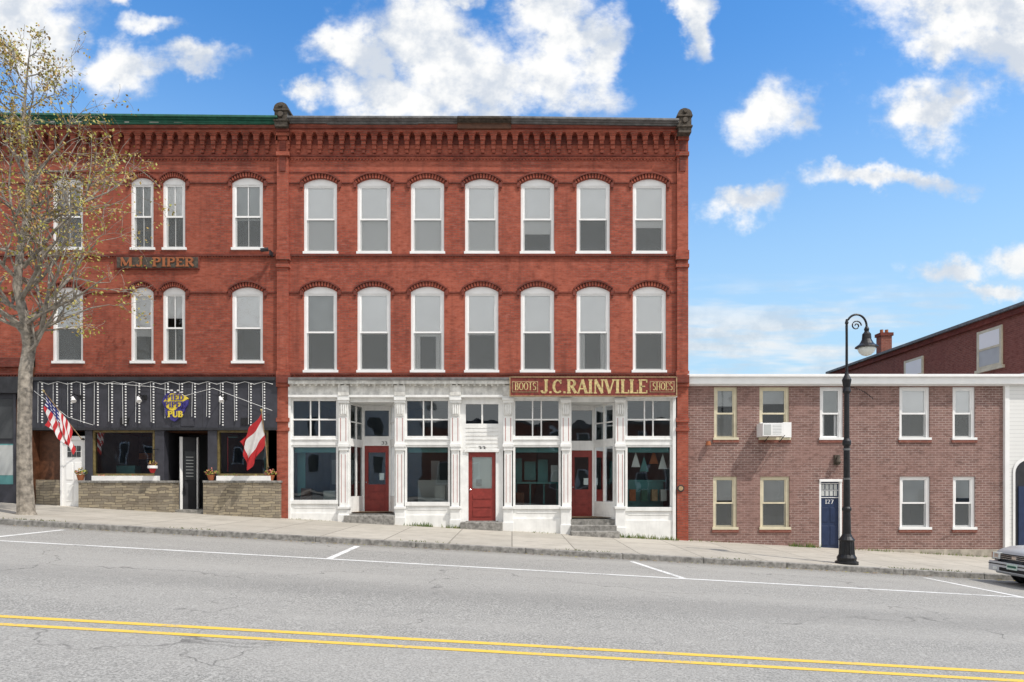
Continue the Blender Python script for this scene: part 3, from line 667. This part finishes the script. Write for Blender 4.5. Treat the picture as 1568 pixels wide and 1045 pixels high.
def flag(name,poleA,poleB,s0,s1,fly,rows,colf,nx=26,ny=13,wave=.06):
    e=empty(name); mb=MB('pole',e)
    A=Vector(poleA);B=Vector(poleB); mb.tube([A,B],.014,'tan',8); mb.tube([B,B+(B-A).normalized()*.06],.03,'gold',8); mb.tube([A,A+Vector((0,.12,0))],.03,'iron',8); mb.done()
    fb=MB('cloth',e); fly=Vector(fly)
    gr=[]
    for j in range(ny+1):
        row=[]
        for i in range(nx+1):
            s=s0+(s1-s0)*j/ny; t=i/nx
            p=A.lerp(B,s)+fly*t
            p+=Vector((.35*wave*math.sin(t*9+j*.5),wave*1.6*math.sin(t*11+j*.9)*t,.5*wave*math.sin(t*7+j*.3)*t))
            p.x+= (0.5-j/ny)*.10*t
            row.append(p)
        gr.append(row)
    for j in range(ny):
        for i in range(nx): fb.poly([gr[j][i],gr[j][i+1],gr[j+1][i+1],gr[j+1][i]],colf(i/nx,j))
    o=fb.done(smooth=True)
    import bmesh
    bm=bmesh.new(); bm.from_mesh(o.data); bmesh.ops.remove_doubles(bm,verts=bm.verts,dist=.0005); bm.to_mesh(o.data); bm.free()
def us(t,j):
    if t<.4 and j>=6: return 'flagblue' if (int(t*26)+j)%3 or j%2 else 'flagwhite'
    return 'flagred' if j%2==0 else 'flagwhite'
flag('american_flag',(X(131,D),D-.2,Z(673)),(X(72,20.5),D-1.4,Z(601,20.5)),.30,.98,(.12,-.05,-.95),0,us)
def rw(t,j): return 'flagred' if (j<4 or j>=10 or t>.85) else 'flagwhite'
flag('red_white_flag',(X(414),D-.2,Z(716)),(X(401,20.8),D-1.0,Z(630,20.8)),.42,.97,(-.55,-.1,-.85),0,rw)

# ------------------------------------------------------------------ low building right
low=empty('low_brick_building'); LY=.12
w=MB('walls',low); fr=MB('window_frames',low); gl=MB('window_panes',low); tm=MB('trim',low)
up=[(1095,1131,'cream'),(1165,1211,'cream'),(1258,1294,'frame'),(1380.5,1427.5,'frame'),(1462.5,1497.5,'frame')]
dn=[(1093.5,1130.5,'cream'),(1166,1211.5,'cream'),(1381,1428,'frame'),(1463,1497.5,'frame')]
ops=[(a,b,592,673) for a,b,k in up]+[(a,b,730,811) for a,b,k in dn]+[(1257,1292,735,850)]
wall(w,1050,1543,585,960,ops,LY,'brickm')
ub=[.35,.3,.5,.5,.5]
for i,(a,b,k) in enumerate(up):
    window(w,fr,gl,a,b,592,673,0,'brickm',y=LY,fk=k,blind=ub[i],screen=i in(0,3,4),shade='blind' if i>2 else 'shade',fw=4.5,back='room' if i<3 else 'roomd',curtain=i==2)
for i,(a,b,k) in enumerate(dn): window(w,fr,gl,a,b,730,811,0,'brickm',y=LY,fk=k,blind=[.45,.5,.5,.4][i],screen=True,shade='shade',fw=4.5)
for a,b,t in [(a,b,673) for a,b,k in up]+[(a,b,811) for a,b,k in dn]: tm.pb(a-2,b+2,t+.7,t+5,LY-.04,LY+.05,'brickb')
tm.pb(1053,1620,573,577,-.22,.4,'frame'); tm.pb(1053,1620,577,588,-.14,.4,'frame'); tm.pb(1054,1543,588,590.5,-.02,.3,'frame')
tm.pb(1540,1547,588,960,LY-.09,LY+.2,'frame')
w.poly([(X(1054),D+.3,Z(577)),(X(1620),D+.3,Z(577)),(X(1620),D+12,Z(577)),(X(1054),D+12,Z(577))],'roof')
w.poly([(X(1054),D+12,-3),(X(1543),D+12,-3),(X(1543),D+12,Z(577)),(X(1054),D+12,Z(577))],'brickm')
tm.pb(1312,1540,842,960,LY-.10,LY+.02,'concrete')
w.done(); fr.done(); gl.done(); tm.done(.006)
nd=MB('navy_door',low)
nd.pb(1257,1260,735,848,LY+.0,LY+.2,'frame'); nd.pb(1289,1292,735,848,LY+.0,LY+.2,'frame'); nd.pb(1257,1292,734,738,LY-.03,LY+.2,'frame')
nd.pb(1260,1289,738,845,LY+.1,LY+.16,'navy')
for r in range(2):
    for c in range(4): nd.pb(1262+c*6.5,1267+c*6.5,742+r*10,750+r*10,LY+.085,LY+.11,'shade')
nd.pb(1260,1289,762,763,LY+.08,LY+.11,'frame'); nd.pb(1260.5,1288.5,740,741,LY+.08,LY+.11,'frame'); nd.pb(1260.5,1288.5,750.5,751.5,LY+.08,LY+.11,'frame')
for a,t,bo in ((1263,778,800),(1276,778,800),(1263,806,836),(1276,806,836)): nd.pb(a,a+10,t,bo,LY+.085,LY+.1,'navy')
text(nd,'127',X(1268),X(1281),Z(772),.13,D+LY+.09,'frame'); nd.pb(1255,1294,845,960,LY-.05,LY+.2,'concrete')
nd.done(.004)
wd=MB('wall_fixtures',low); wd.pb(1279,1287,697,712,LY-.1,LY,'finial'); wd.lathe(X(1283),D+LY-.15,[(.03,Z(712)),(.08,Z(708)),(.03,Z(698))],'finial',10)
wd.tube([P3(1085,676,LY-.1),P3(1085,682,LY-.1)],[.06,.09],'orange',10)
wd.tube([P3(1300+i*2,592+ (i%2)*1.5+.05*i*i,LY-.08) for i in range(20)],.012,'iron',5)
wd.done()
ac=empty('air_conditioner'); a=MB('case',ac)
a.pb(1168,1199,648,668,-.42,.15,'frame')
for i in range(7): a.pb(1183,1197,650.5+i*2.3,651.5+i*2.3,-.425,-.41,'shade')
a.pb(1170,1181,650,666,-.428,-.41,'shade'); a.pb(1164,1168,647,670,.0,.14,'whitew'); a.pb(1199,1212,647,670,.0,.14,'frame')
a.tube([P3(1172,668,-.35),P3(1172,677,.1)],.015,'iron',5); a.tube([P3(1195,668,-.35),P3(1195,677,.1)],.015,'iron',5)
a.done(.006)
wh=empty('white_clapboard_building'); a=MB('walls',wh)
a.pb(1547.2,1900,588.2,960,.05,9,'clap'); a.pb(1620.5,1900,560,588,.0,9.1,'frame')
pts=[(1552,840)]+[(1575-23*math.cos(math.pi*i/12),722-22*math.sin(math.pi*i/12)) for i in range(13)]+[(1598,840)]
a.poly([P3(x,z,.02) for x,z in pts],'frame'); a.poly([P3(1575+(x-1575)*.84,742+(z-742)*.88 if z<760 else z,.012) for x,z in pts],'black')
a.pb(1560,1590,745,835,-.02,.04,'navy')
a.done()

# back building
bk=empty('rear_brick_building'); a=MB('walls',bk); fb=MB('windows',bk)
CXW=19.5; y0,y1=23.9,41.6; zt=8.4
a.box(CXW,CXW+9,y0,y1,-3,zt-.35,'brickb'); a.box(CXW-.12,CXW+9.2,y0-.2,y1+.2,zt-.35,zt-.12,'brickd'); a.box(CXW-.25,CXW+9.3,y0-.3,y1+.3,zt-.12,zt,'cap')
for (ya,yb,za,zb) in ((27.1,28.55,6.25,7.85),(32.3,33.85,5.9,7.6),(37.2,38.5,5.9,7.5)):
    fb.box(CXW-.05,CXW+.05,ya,yb,za,zb,'cream'); fb.box(CXW-.06,CXW,ya+.13,yb-.13,za+.12,(za+zb)/2-.04,'shade'); fb.box(CXW-.06,CXW,ya+.13,yb-.13,(za+zb)/2+.05,zb-.12,'blind')
    fb.box(CXW-.075,CXW-.055,ya+.1,yb-.1,(za+zb)/2-.04,(za+zb)/2+.05,'cream'); fb.box(CXW-.1,CXW+.02,ya-.1,yb+.1,za-.12,za,'cream')
    fb.box(CXW-.07,CXW-.052,ya+.0,ya+.13,za,zb,'cream'); fb.box(CXW-.07,CXW-.052,yb-.13,yb,za,zb,'cream')
a.box(19.75,20.32,36.5,37.0,zt,9.55,'brickb'); a.box(19.69,20.38,36.44,37.06,9.45,9.62,'brickd')
for xx in (19.9,20.17): a.lathe(xx,36.75,[(.09,9.62),(.08,9.8),(.09,9.82)],'orange',10)
a.done(); fb.done(.01)

# ------------------------------------------------------------------ ground, road, sidewalk
def zs(x): return -S*max(-90,min(90,x))
g=MB('ground')
xs=[-900,-90,90,900]
for i in range(3): g.poly([(xs[i],-900,zs(xs[i])-.3),(xs[i+1],-900,zs(xs[i+1])-.3),(xs[i+1],1500,zs(xs[i+1])-.3),(xs[i],1500,zs(xs[i])-.3)],'ground')
g.done()
KY0,KY1=16.35,16.52
def strip(name,x0,x1,y0,y1,dz,k,n=1,zf=None):
    mb=MB(name)
    mb.poly([(x0,y0,zf(x0,y0)+dz),(x1,y0,zf(x1,y0)+dz),(x1,y1,zf(x1,y1)+dz),(x0,y1,zf(x0,y1)+dz)],k); return mb
rz=lambda x,y: road_z(x)
strip('road',-90,90,-2.9,KY0+.02,0,'asphalt',zf=rz).done()
strip('sidewalk',-90,90,KY1-.01,D+1.9,0,'walk',zf=walk_z).done()
mb=strip('far_sidewalk',-90,90,-11,-3.05,.12,'walk',zf=rz); mb.done()
k=MB('kerb'); x=-60
while x<60:
    L=random.uniform(1.6,2.9); x1=x+L-.012; j=random.uniform(-.012,.012)
    zt=lambda q:walk_z(q,16.5)+.004+j*.5
    k.hexa([(x,KY0+j,road_z(x)-.1),(x1,KY0+j,road_z(x1)-.1),(x1,KY1,road_z(x1)-.1),(x,KY1,road_z(x)-.1),(x,KY0+j+.01,zt(x)),(x1,KY0+j+.01,zt(x1)),(x1,KY1,zt(x1)),(x,KY1,zt(x))],'granite')
    k.hexa([(x,-3.05,road_z(x)-.1),(x1,-3.05,road_z(x1)-.1),(x1,-2.89,road_z(x1)-.1),(x,-2.89,road_z(x)-.1),(x,-3.05,road_z(x)+.125),(x1,-3.05,road_z(x1)+.125),(x1,-2.89,road_z(x1)+.125),(x,-2.89,road_z(x)+.125)],'granite')
    x+=L
k.done(.012)
mk=MB('road_markings')
def rm(x0,y0,x1,y1,wd,kk,dz=.004):
    p=Vector((x0,y0));q=Vector((x1,y1));e=(q-p).normalized();n_=Vector((-e.y,e.x))*wd/2
    mk.poly([(v.x,v.y,road_z(v.x)+dz) for v in (p-n_,q-n_,q+n_,p+n_)],kk)
rm(-80,6.65,80,6.65,.10,'ylw'); rm(-80,6.98,80,6.98,.11,'ylw'); rm(-80,13.2,80,13.2,.12,'wht'); rm(-80,.4,80,.4,.12,'wht')
for (x0,x1) in ((-3.55,-3.6),(3.33,2.78),(-10.4,-10.45),(9.9,9.6),(-17.2,-17.2)):
    rm(x0,13.27,x1,15.9,.13,'wht')
mk.done()
gr=MB('grass_weeds')
def weeds(x,y,n,r,h,zf):
    for i in range(n):
        a=random.gauss(x,r); b=y-abs(random.gauss(0,.05)); z=zf(a,b)-.01; hh=h*random.uniform(.3,1); l=random.uniform(-.06,.06); w_=.012
        gr.poly([(a-w_,b,z),(a+w_,b,z),(a+l,b-random.uniform(0,.05),z+hh)],'grass')
for px,n,r,h in ((640,60,.25,.16),(700,60,.2,.16),(655,40,.1,.2),(470,25,.4,.08),(560,20,.3,.08),(830,25,.3,.08),(940,90,.25,.18),(975,100,.3,.2),(1015,90,.3,.18),(1085,30,.5,.1),(1215,60,.15,.2),(1240,50,.15,.22),(1340,50,.4,.14),(1440,40,.5,.12),(1500,30,.4,.12),(180,10,.5,.06)):
    weeds(X(px),D-.05-.2*(440<px<1030),n,r,h,walk_z)
for px in (45,55,1400,1425,1450,1120,300,640,900): weeds(X(px,16.5),16.6,30,.35,.07,walk_z)
gr.done()
lt=MB('leaf_litter')
for i in range(900):
    a=random.uniform(-16,16); b=16.33-abs(random.gauss(0,.10)); s_=random.uniform(.01,.03)
    lt.poly([(a-s_,b,road_z(a)+.006),(a,b-s_,road_z(a)+.008),(a+s_,b,road_z(a)+.006),(a,b+s_,road_z(a)+.012)],random.choice(('leaf','brown','bark')))
lt.done()
# ------------------------------------------------------------------ street lamp
lp=empty('street_lamp'); a=MB('post',lp)
LD=16.95; lx=X(1296.5,LD); lz=walk_z(lx,LD)
zz=lambda py:Z(py,LD)
a.lathe(lx,LD,[(.27,lz-.02),(.27,lz+.06),(.22,lz+.08),(.23,lz+.16),(.18,lz+.24),(.165,lz+.55),(.19,lz+.6),(.13,lz+.68),(.10,lz+.75),(.085,lz+1.3),(.11,lz+1.33),(.11,lz+1.38),(.08,lz+1.42),(.07,zz(684)),(.1,zz(681)),(.1,zz(676)),(.065,zz(672)),(.06,zz(604)),(.10,zz(600)),(.075,zz(594)),(.10,zz(586)),(.11,zz(582)),(.05,zz(574)),(.032,zz(570)),(.028,zz(497)),(.045,zz(495)),(.02,zz(489))],'iron',16)
for i in range(8):
    t=2*math.pi*i/8; a.tube([(lx+.18*math.cos(t),LD+.18*math.sin(t),lz+.2),(lx+.155*math.cos(t),LD+.155*math.sin(t),lz+.6)],.018,'iron',5)
px_=lambda q:X(q,LD)
arm=[]
for i in range(17):
    t=math.pi-math.pi*i/16
    arm.append((px_(1311.5)+ (px_(1327)-px_(1311.5))*math.cos(t),LD,zz(500)+(zz(482)-zz(500))*math.sin(t)))
a.tube([(lx,LD,zz(540))]+arm+[(px_(1327),LD,zz(505))],.026,'iron',8)
scr=[(px_(1311)+.13*(1-i/26)*math.cos(i*.45),LD,zz(499)+.13*(1-i/26)*math.sin(i*.45)) for i in range(22)]
a.tube(scr,.016,'iron',6)
lxx=px_(1327)
a.lathe(lxx,LD,[(.03,zz(500)),(.06,zz(504)),(.05,zz(508)),(.10,zz(512)),(.11,zz(520)),(.14,zz(524)),(.17,zz(527)),(.26,zz(531)),(.27,zz(532.5)),(.24,zz(532.6))],'iron',20)
a.done(smooth=False)
gb=MB('globe',lp); gb.lathe(lxx,LD,[(.2,zz(532)),(.205,zz(535)),(.17,zz(540)),(.10,zz(544)),(.02,zz(545.5))],'opal',20); gb.done(smooth=True)
a=MB('sign_bands',lp)
for z_ in (690,735,780): a.lathe(lx,LD,[(.085,zz(z_)),(.085,zz(z_-3))],'cap',12)
a.done()
# ------------------------------------------------------------------ tree
tb=MB('tree'); TD=18.0
random.seed(21)
tp=lambda px,py,dy=0:Vector((X(px,TD),TD+dy,Z(py,TD)))
bx=tp(40,790); bx.z=walk_z(bx.x,TD)-.05
stem=[bx,bx+Vector((0,0,.12)),tp(38,740),tp(37,680),tp(38,620),tp(37,570,.05),tp(41,530,.1),tp(38,490),tp(30,440,-.1),tp(36,380,-.1),tp(44,320,0),tp(38,260,.1),tp(30,200,.1),tp(37,140,.05),tp(44,90),tp(48,60)]
srad=[.28,.22,.19,.175,.17,.165,.16,.13,.105,.088,.075,.06,.045,.03,.018,.008]
tb.tube(stem,srad,'bark',10)
def leafc(p,n=4,r=.10):
    for _ in range(n):
        q=p+Vector((random.gauss(0,r),random.gauss(0,r),random.gauss(0,r)-.03)); s_=random.uniform(.02,.042)
        u=Vector((random.gauss(0,1),random.gauss(0,1),random.gauss(0,1))).normalized(); v=u.orthogonal().normalized()
        tb.poly([q-u*s_*1.3,q+v*s_*.7,q+u*s_*1.3,q-v*s_*.7],'leaf')
def grow(p,d,L,r,lvl,lf,up=.08):
    n=5; pts=[p]; rr=[r]; dirs=[]
    for i in range(n):
        d=(d+Vector((random.gauss(0,.16),random.gauss(0,.16),random.gauss(0,.14)+(up if lvl<2 else .0)))).normalized()
        p=p+d*L/n; pts.append(p); rr.append(max(.0045,r*(1-.8*(i+1)/n))); dirs.append(d)
    tb.tube(pts,rr,'bark',5 if lvl<2 else 3,cap=False)
    if lvl>=2:
        for q in pts[2:]:
            if random.random()<lf: leafc(q,random.choice((2,3,5)))
    if lvl<3:
        for i in range([5,3,2][lvl]):
            f=random.randint(1,n); dd=dirs[f-1]
            side=dd.cross(Vector((random.gauss(0,1),random.gauss(0,1),random.gauss(0,1)))).normalized()
            nd_=(dd*.75+side*random.uniform(.5,1.0)+Vector((0,0,.06))).normalized()
            grow(pts[f],nd_,L*random.uniform(.42,.65),rr[f]*.75+.002,lvl+1,lf*random.uniform(.5,1.4),up)
for i in range(27):
    t=6+ (i/27)*8.4; k0=int(t); f=t-k0; p=stem[k0].lerp(stem[min(k0+1,15)],f)
    az=i*2.4+random.uniform(-.4,.4); el=random.uniform(.25,.8)
    L=2.5*(1-(i/27))**.8+.55; L*=random.uniform(.7,1.1)
    grow(p,Vector((math.cos(az)*math.cos(el),math.sin(az)*math.cos(el)*.8,math.sin(el))),L,srad[min(k0,15)]*.45+.006,0,.30)
for (a0,b0,c0,d0) in ((38,500,150,430),(36,450,160,350),(36,410,150,300),(40,370,150,270),(42,520,130,460),(38,300,115,200),(38,545,110,470),(40,340,130,330)):
    p=tp(a0,b0); q=tp(c0,d0,random.uniform(-.6,.4)); grow(p,(q-p).normalized(),(q-p).length*1.2,.055,0,.48,.02)
tb.done()
random.seed(5)
# ------------------------------------------------------------------ parked car
car=empty('parked_car'); cb_=MB('body',car)
def loft(mb,st,k):
    mm=mb.mi(k); base=len(mb.v)
    for (x,zb,zt_,hw,cr) in st:
        ring=[(-hw*.9,zb),(-hw,zb+.12),(-hw*1.0,zb+(zt_-zb)*.55),(-hw*.95,zt_-.05),(-hw*.80,zt_),(0,zt_+cr),(hw*.80,zt_),(hw*.95,zt_-.05),(hw,zb+(zt_-zb)*.55),(hw,zb+.12),(hw*.9,zb)]
        n=len(ring)
        for y,z in ring: mb.v.append((x,y,z))
    for i in range(len(st)-1):
        for j in range(n):
            mb.f.append((base+i*n+j,base+i*n+(j+1)%n,base+(i+1)*n+(j+1)%n,base+(i+1)*n+j)); mb.m.append(mm)
    mb.f.append(tuple(base+j for j in range(n))); mb.m.append(mm); e=base+(len(st)-1)*n; mb.f.append(tuple(e+j for j in range(n))[::-1]); mb.m.append(mm)
loft(cb_,[(0,.30,.56,.62,0),(.03,.24,.72,.74,.01),(.10,.22,.78,.81,.02),(.35,.21,.86,.845,.03),(1.15,.21,.95,.85,.03),(1.3,.21,.97,.85,.02),(4.2,.23,.99,.85,.02),(4.5,.28,.94,.80,.02),(4.6,.34,.79,.72,.01)],'silver')
cb_.done(smooth=True)
ch=MB('cabin',car)
b0=[(1.12,-.78,.96),(4.40,-.78,.98),(4.40,.78,.98),(1.12,.78,.96)]; t0=[(1.85,-.60,1.41),(4.05,-.60,1.42),(4.05,.60,1.42),(1.85,.60,1.41)]
ch.hexa(b0+t0,'roomd')
ch.box(1.8,4.1,-.61,.61,1.40,1.45,'silver')
for s_ in (-1,1):
    for xb,xt in ((1.12,1.85),(2.35,2.45),(3.4,3.4),(4.38,4.05)): ch.tube([(xb,.79*s_,.96),(xt,.61*s_,1.42)],.035,'silver',6)
ch.done(.02)
fd=MB('front_details',car)
fd.box(-.035,.1,-.46,.46,.55,.69,'rubber')
for z_ in (.58,.62,.66): fd.box(-.045,.05,-.45,.45,z_-.006,z_+.006,'chrome')
fd.box(-.05,.05,-.07,.07,.59,.65,'chrome')
for s_ in (-1,1):
    fd.box(-.02,.2,s_*.48,s_*.74,.55,.70,'opal'); fd.box(-.025,.0,s_*.54,s_*.68,.58,.67,'chrome'); fd.box(-.03,.15,s_*.475,s_*.755,.54,.555,'rubber'); fd.box(.0,.25,s_*.745,s_*.80,.56,.69,'orange')
    fd.box(-.085,-.02,s_*.50,s_*.62,.31,.38,'opal'); fd.tube([(1.5,s_*.86,.99),(1.5,s_*.99,1.02)],.07,'silver',8)
fd.box(-.07,.2,-.78,.78,.28,.50,'silver'); fd.box(-.075,.2,-.79,.79,.43,.455,'rubber'); fd.box(-.074,.0,-.42,.42,.30,.38,'rubber')
fd.box(-.09,-.06,-.16,.16,.36,.49,'plate'); fd.box(-.092,-.085,-.14,.14,.40,.45,'green')
fd.done(.02)
wh_=MB('wheels',car)
for xx in (.82,3.5):
    for s_ in (-1,1):
        wh_.tube([(xx,s_*.66,.31),(xx,s_*.87,.31)],.31,'rubber',24); wh_.tube([(xx,s_*.868,.31),(xx,s_*.88,.31)],.2,'chrome',20)
        wh_.tube([(xx,s_*.80,.34),(xx,s_*.853,.34)],.37,'rubber',24)
wh_.done()
car.location=(11.12,15.1,road_z(11.12)); car.rotation_euler=(0,math.atan(S),math.radians(-1.5))

# ------------------------------------------------------------------ opposite side of the street
op=empty('opposite_brick_building'); a=MB('walls',op)
x=-45; i=0
while x<45:
    wd_=random.uniform(9,14); h=random.uniform(4.5,7.5); kk=('brickb','brickm','clap','brickl')[i%4]
    a.box(x,x+wd_-.05,-18,-11.2,-4,h-S*x,kk); a.box(x-.1,x+wd_,-18.1,-11.05,h-S*x,h-S*x+.3,'cap')
    q=x+1.2
    while q<x+wd_-1.5:
        for z_ in (1.2,4.3)[:2 if h>6.2 else 1]:
            a.box(q,q+1.0,-11.2,-11.16,z_-S*x,z_+1.7-S*x,'frame'); a.box(q+.12,q+.88,-11.16,-11.13,z_+.1-S*x,z_+1.58-S*x,'roomd')
        q+=2.3
    x+=wd_; i+=1
a.done()
# ------------------------------------------------------------------ sky, sun, camera
wd=bpy.data.worlds.new('World'); sc.world=wd; wd.use_nodes=True; nt=wd.node_tree
wd.cycles.sampling_method='NONE'
for n_ in list(nt.nodes): nt.nodes.remove(n_)
el=math.radians(55); azf=math.radians(33)
Sd=Vector((math.cos(el)*math.cos(azf),-math.cos(el)*math.sin(azf),math.sin(el)))
sky=N(nt,'ShaderNodeTexSky'); sky.sky_type='NISHITA'; sky.sun_disc=False; sky.sun_elevation=el; sky.sun_rotation=math.atan2(Sd.x,Sd.y)
sky.air_density=1.0; sky.dust_density=.4; sky.ozone_density=2.5
hs=N(nt,'ShaderNodeHueSaturation'); hs.inputs['Saturation'].default_value=1.2; nt.links.new(sky.outputs[0],hs.inputs['Color'])
gain=scalev(nt,hs.outputs[0],(1.35,1.85,2.05))
tc=N(nt,'ShaderNodeTexCoord'); sx=N(nt,'ShaderNodeSeparateXYZ'); nt.links.new(tc.outputs['Generated'],sx.inputs[0])
hazef=maprange(nt,sx.outputs[2],.08,.58,.92,0,True)
skc=mixc(nt,hazef,gain,(4.3,6.2,7.6))
bgA=N(nt,'ShaderNodeBackground'); bgA.inputs[1].default_value=.12; nt.links.new(skc,bgA.inputs[0])
ay=math_(nt,'ADD',math_(nt,'ABSOLUTE',sx.outputs[1]),.03)
u=math_(nt,'DIVIDE',sx.outputs[0],ay); v=math_(nt,'DIVIDE',sx.outputs[2],ay)
cb=N(nt,'ShaderNodeCombineXYZ'); nt.links.new(u,cb.inputs[0]); nt.links.new(v,cb.inputs[1]); cb.inputs[2].default_value=1; Pv=cb.outputs[0]
nz=N(nt,'ShaderNodeTexNoise'); nz.inputs['Scale'].default_value=9; nz.inputs['Detail'].default_value=5; nz.inputs['Roughness'].default_value=.6; nt.links.new(Pv,nz.inputs['Vector'])
off=N(nt,'ShaderNodeVectorMath',operation='SUBTRACT'); nt.links.new(nz.outputs['Color'],off.inputs[0]); off.inputs[1].default_value=(.5,.5,.5)
offs=scalev(nt,off.outputs[0],(.15,.12,0)); pd=N(nt,'ShaderNodeVectorMath',operation='ADD'); nt.links.new(Pv,pd.inputs[0]); nt.links.new(offs,pd.inputs[1])
clouds=[(545,95,60,35,.3),(570,120,55,35,.1),(640,70,85,70,0),(690,115,95,70,0),(620,150,110,36,.1),(745,155,110,45,0),(700,5,65,20,.35),(845,15,70,70,.1),(880,85,65,65,.1),(850,150,65,50,.15),(915,125,40,70,.3),
(30,40,110,70,.05),(95,90,60,60,.3),(205,130,50,40,.2),(195,25,30,18,.45),(310,120,60,20,.5),(255,70,40,18,.5),
(1480,30,140,70,0),(1520,95,100,50,.1),(1410,95,45,30,.4),(1175,192,52,46,.15),(1400,190,72,42,.1),(1330,296,110,18,.2),(1125,326,50,24,.15),(1048,65,24,44,.35),(1550,402,65,30,.2),(1425,432,55,20,.3),(1500,460,60,15,.3),(480,155,28,20,.25)]
acc=None
for (cx,cy,rx,ry,wk) in clouds:
    ax,ayy=F/rx/1.35,F/ry/1.35
    s1=N(nt,'ShaderNodeVectorMath',operation='MULTIPLY_ADD'); nt.links.new(pd.outputs[0],s1.inputs[0]); s1.inputs[1].default_value=(ax,ayy,0); s1.inputs[2].default_value=(-(cx-784)/F*ax,-(742-cy)/F*ayy,wk)
    ln=N(nt,'ShaderNodeVectorMath',operation='LENGTH'); nt.links.new(s1.outputs[0],ln.inputs[0])
    acc=ln.outputs['Value'] if acc is None else math_(nt,'MINIMUM',acc,ln.outputs['Value'])
acc=maprange(nt,acc,0,1.35,1.0,0)
f1=noise(nt,scalev(nt,Pv,(1,1.3,1)),14,6,.60)
den=math_(nt,'ADD',acc,math_(nt,'MULTIPLY',math_(nt,'SUBTRACT',f1,.5),1.1))
al=math_(nt,'POWER',maprange(nt,den,.18,.72,0,1,True),1.25)
f3=noise(nt,scalev(nt,Pv,(1,6,1)),3.6,4,.6)
al3=math_(nt,'MULTIPLY',maprange(nt,f3,.40,.58,0,.95,True),math_(nt,'MULTIPLY',maprange(nt,v,.14,.17,.4,1),maprange(nt,v,.22,.30,1,0)))
al=math_(nt,'MAXIMUM',al,al3)
fill_=math_(nt,'MAXIMUM',maprange(nt,sx.outputs[1],-.05,-.45,0,.85,True),maprange(nt,sx.outputs[2],.62,.82,0,.6,True))  # unseen bright cloud behind camera and overhead, added as neutral fill light
al=math_(nt,'MAXIMUM',al,fill_)
shade_=maprange(nt,math_(nt,'ADD',math_(nt,'MULTIPLY',nz.outputs['Fac'],.8),math_(nt,'MULTIPLY',math_(nt,'SUBTRACT',f1,.5),.35)),.30,.46,0,1,True)
hz=maprange(nt,v,.20,.36,0,1)
cc=mixc(nt,shade_,(.66,.72,.81),(1.02,1.02,1.01))
low_=mixc(nt,maprange(nt,f1,.4,.6,0,1),(.60,.70,.80),(.86,.90,.93))
cc=mixc(nt,hz,low_,cc)
cc=mixc(nt,fill_,cc,(1.32,1.27,1.19))
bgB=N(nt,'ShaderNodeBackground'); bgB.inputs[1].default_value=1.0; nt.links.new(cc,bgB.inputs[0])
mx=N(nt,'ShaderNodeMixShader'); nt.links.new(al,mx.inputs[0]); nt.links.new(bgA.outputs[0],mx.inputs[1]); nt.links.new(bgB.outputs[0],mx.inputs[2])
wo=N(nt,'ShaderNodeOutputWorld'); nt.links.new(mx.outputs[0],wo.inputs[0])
sl_=bpy.data.lights.new('sun','SUN'); sl_.energy=3.6; sl_.angle=math.radians(.6); sl_.color=(1,.94,.86)
so=bpy.data.objects.new('sun',sl_); sc.collection.objects.link(so); so.rotation_euler=Sd.to_track_quat('Z','Y').to_euler(); so.location=(20,-10,30)
cam=bpy.data.cameras.new('camera'); co=bpy.data.objects.new('camera',cam); sc.collection.objects.link(co)
co.location=(0,0,HZ); co.rotation_euler=(math.radians(90),0,0); cam.sensor_width=36; cam.lens=36*F/1568; cam.shift_y=(742-522.5)/1568; cam.clip_end=3000; cam.clip_start=.05
sc.camera=co
sc.view_settings.view_transform='Standard'; sc.view_settings.look='None'; sc.view_settings.exposure=0
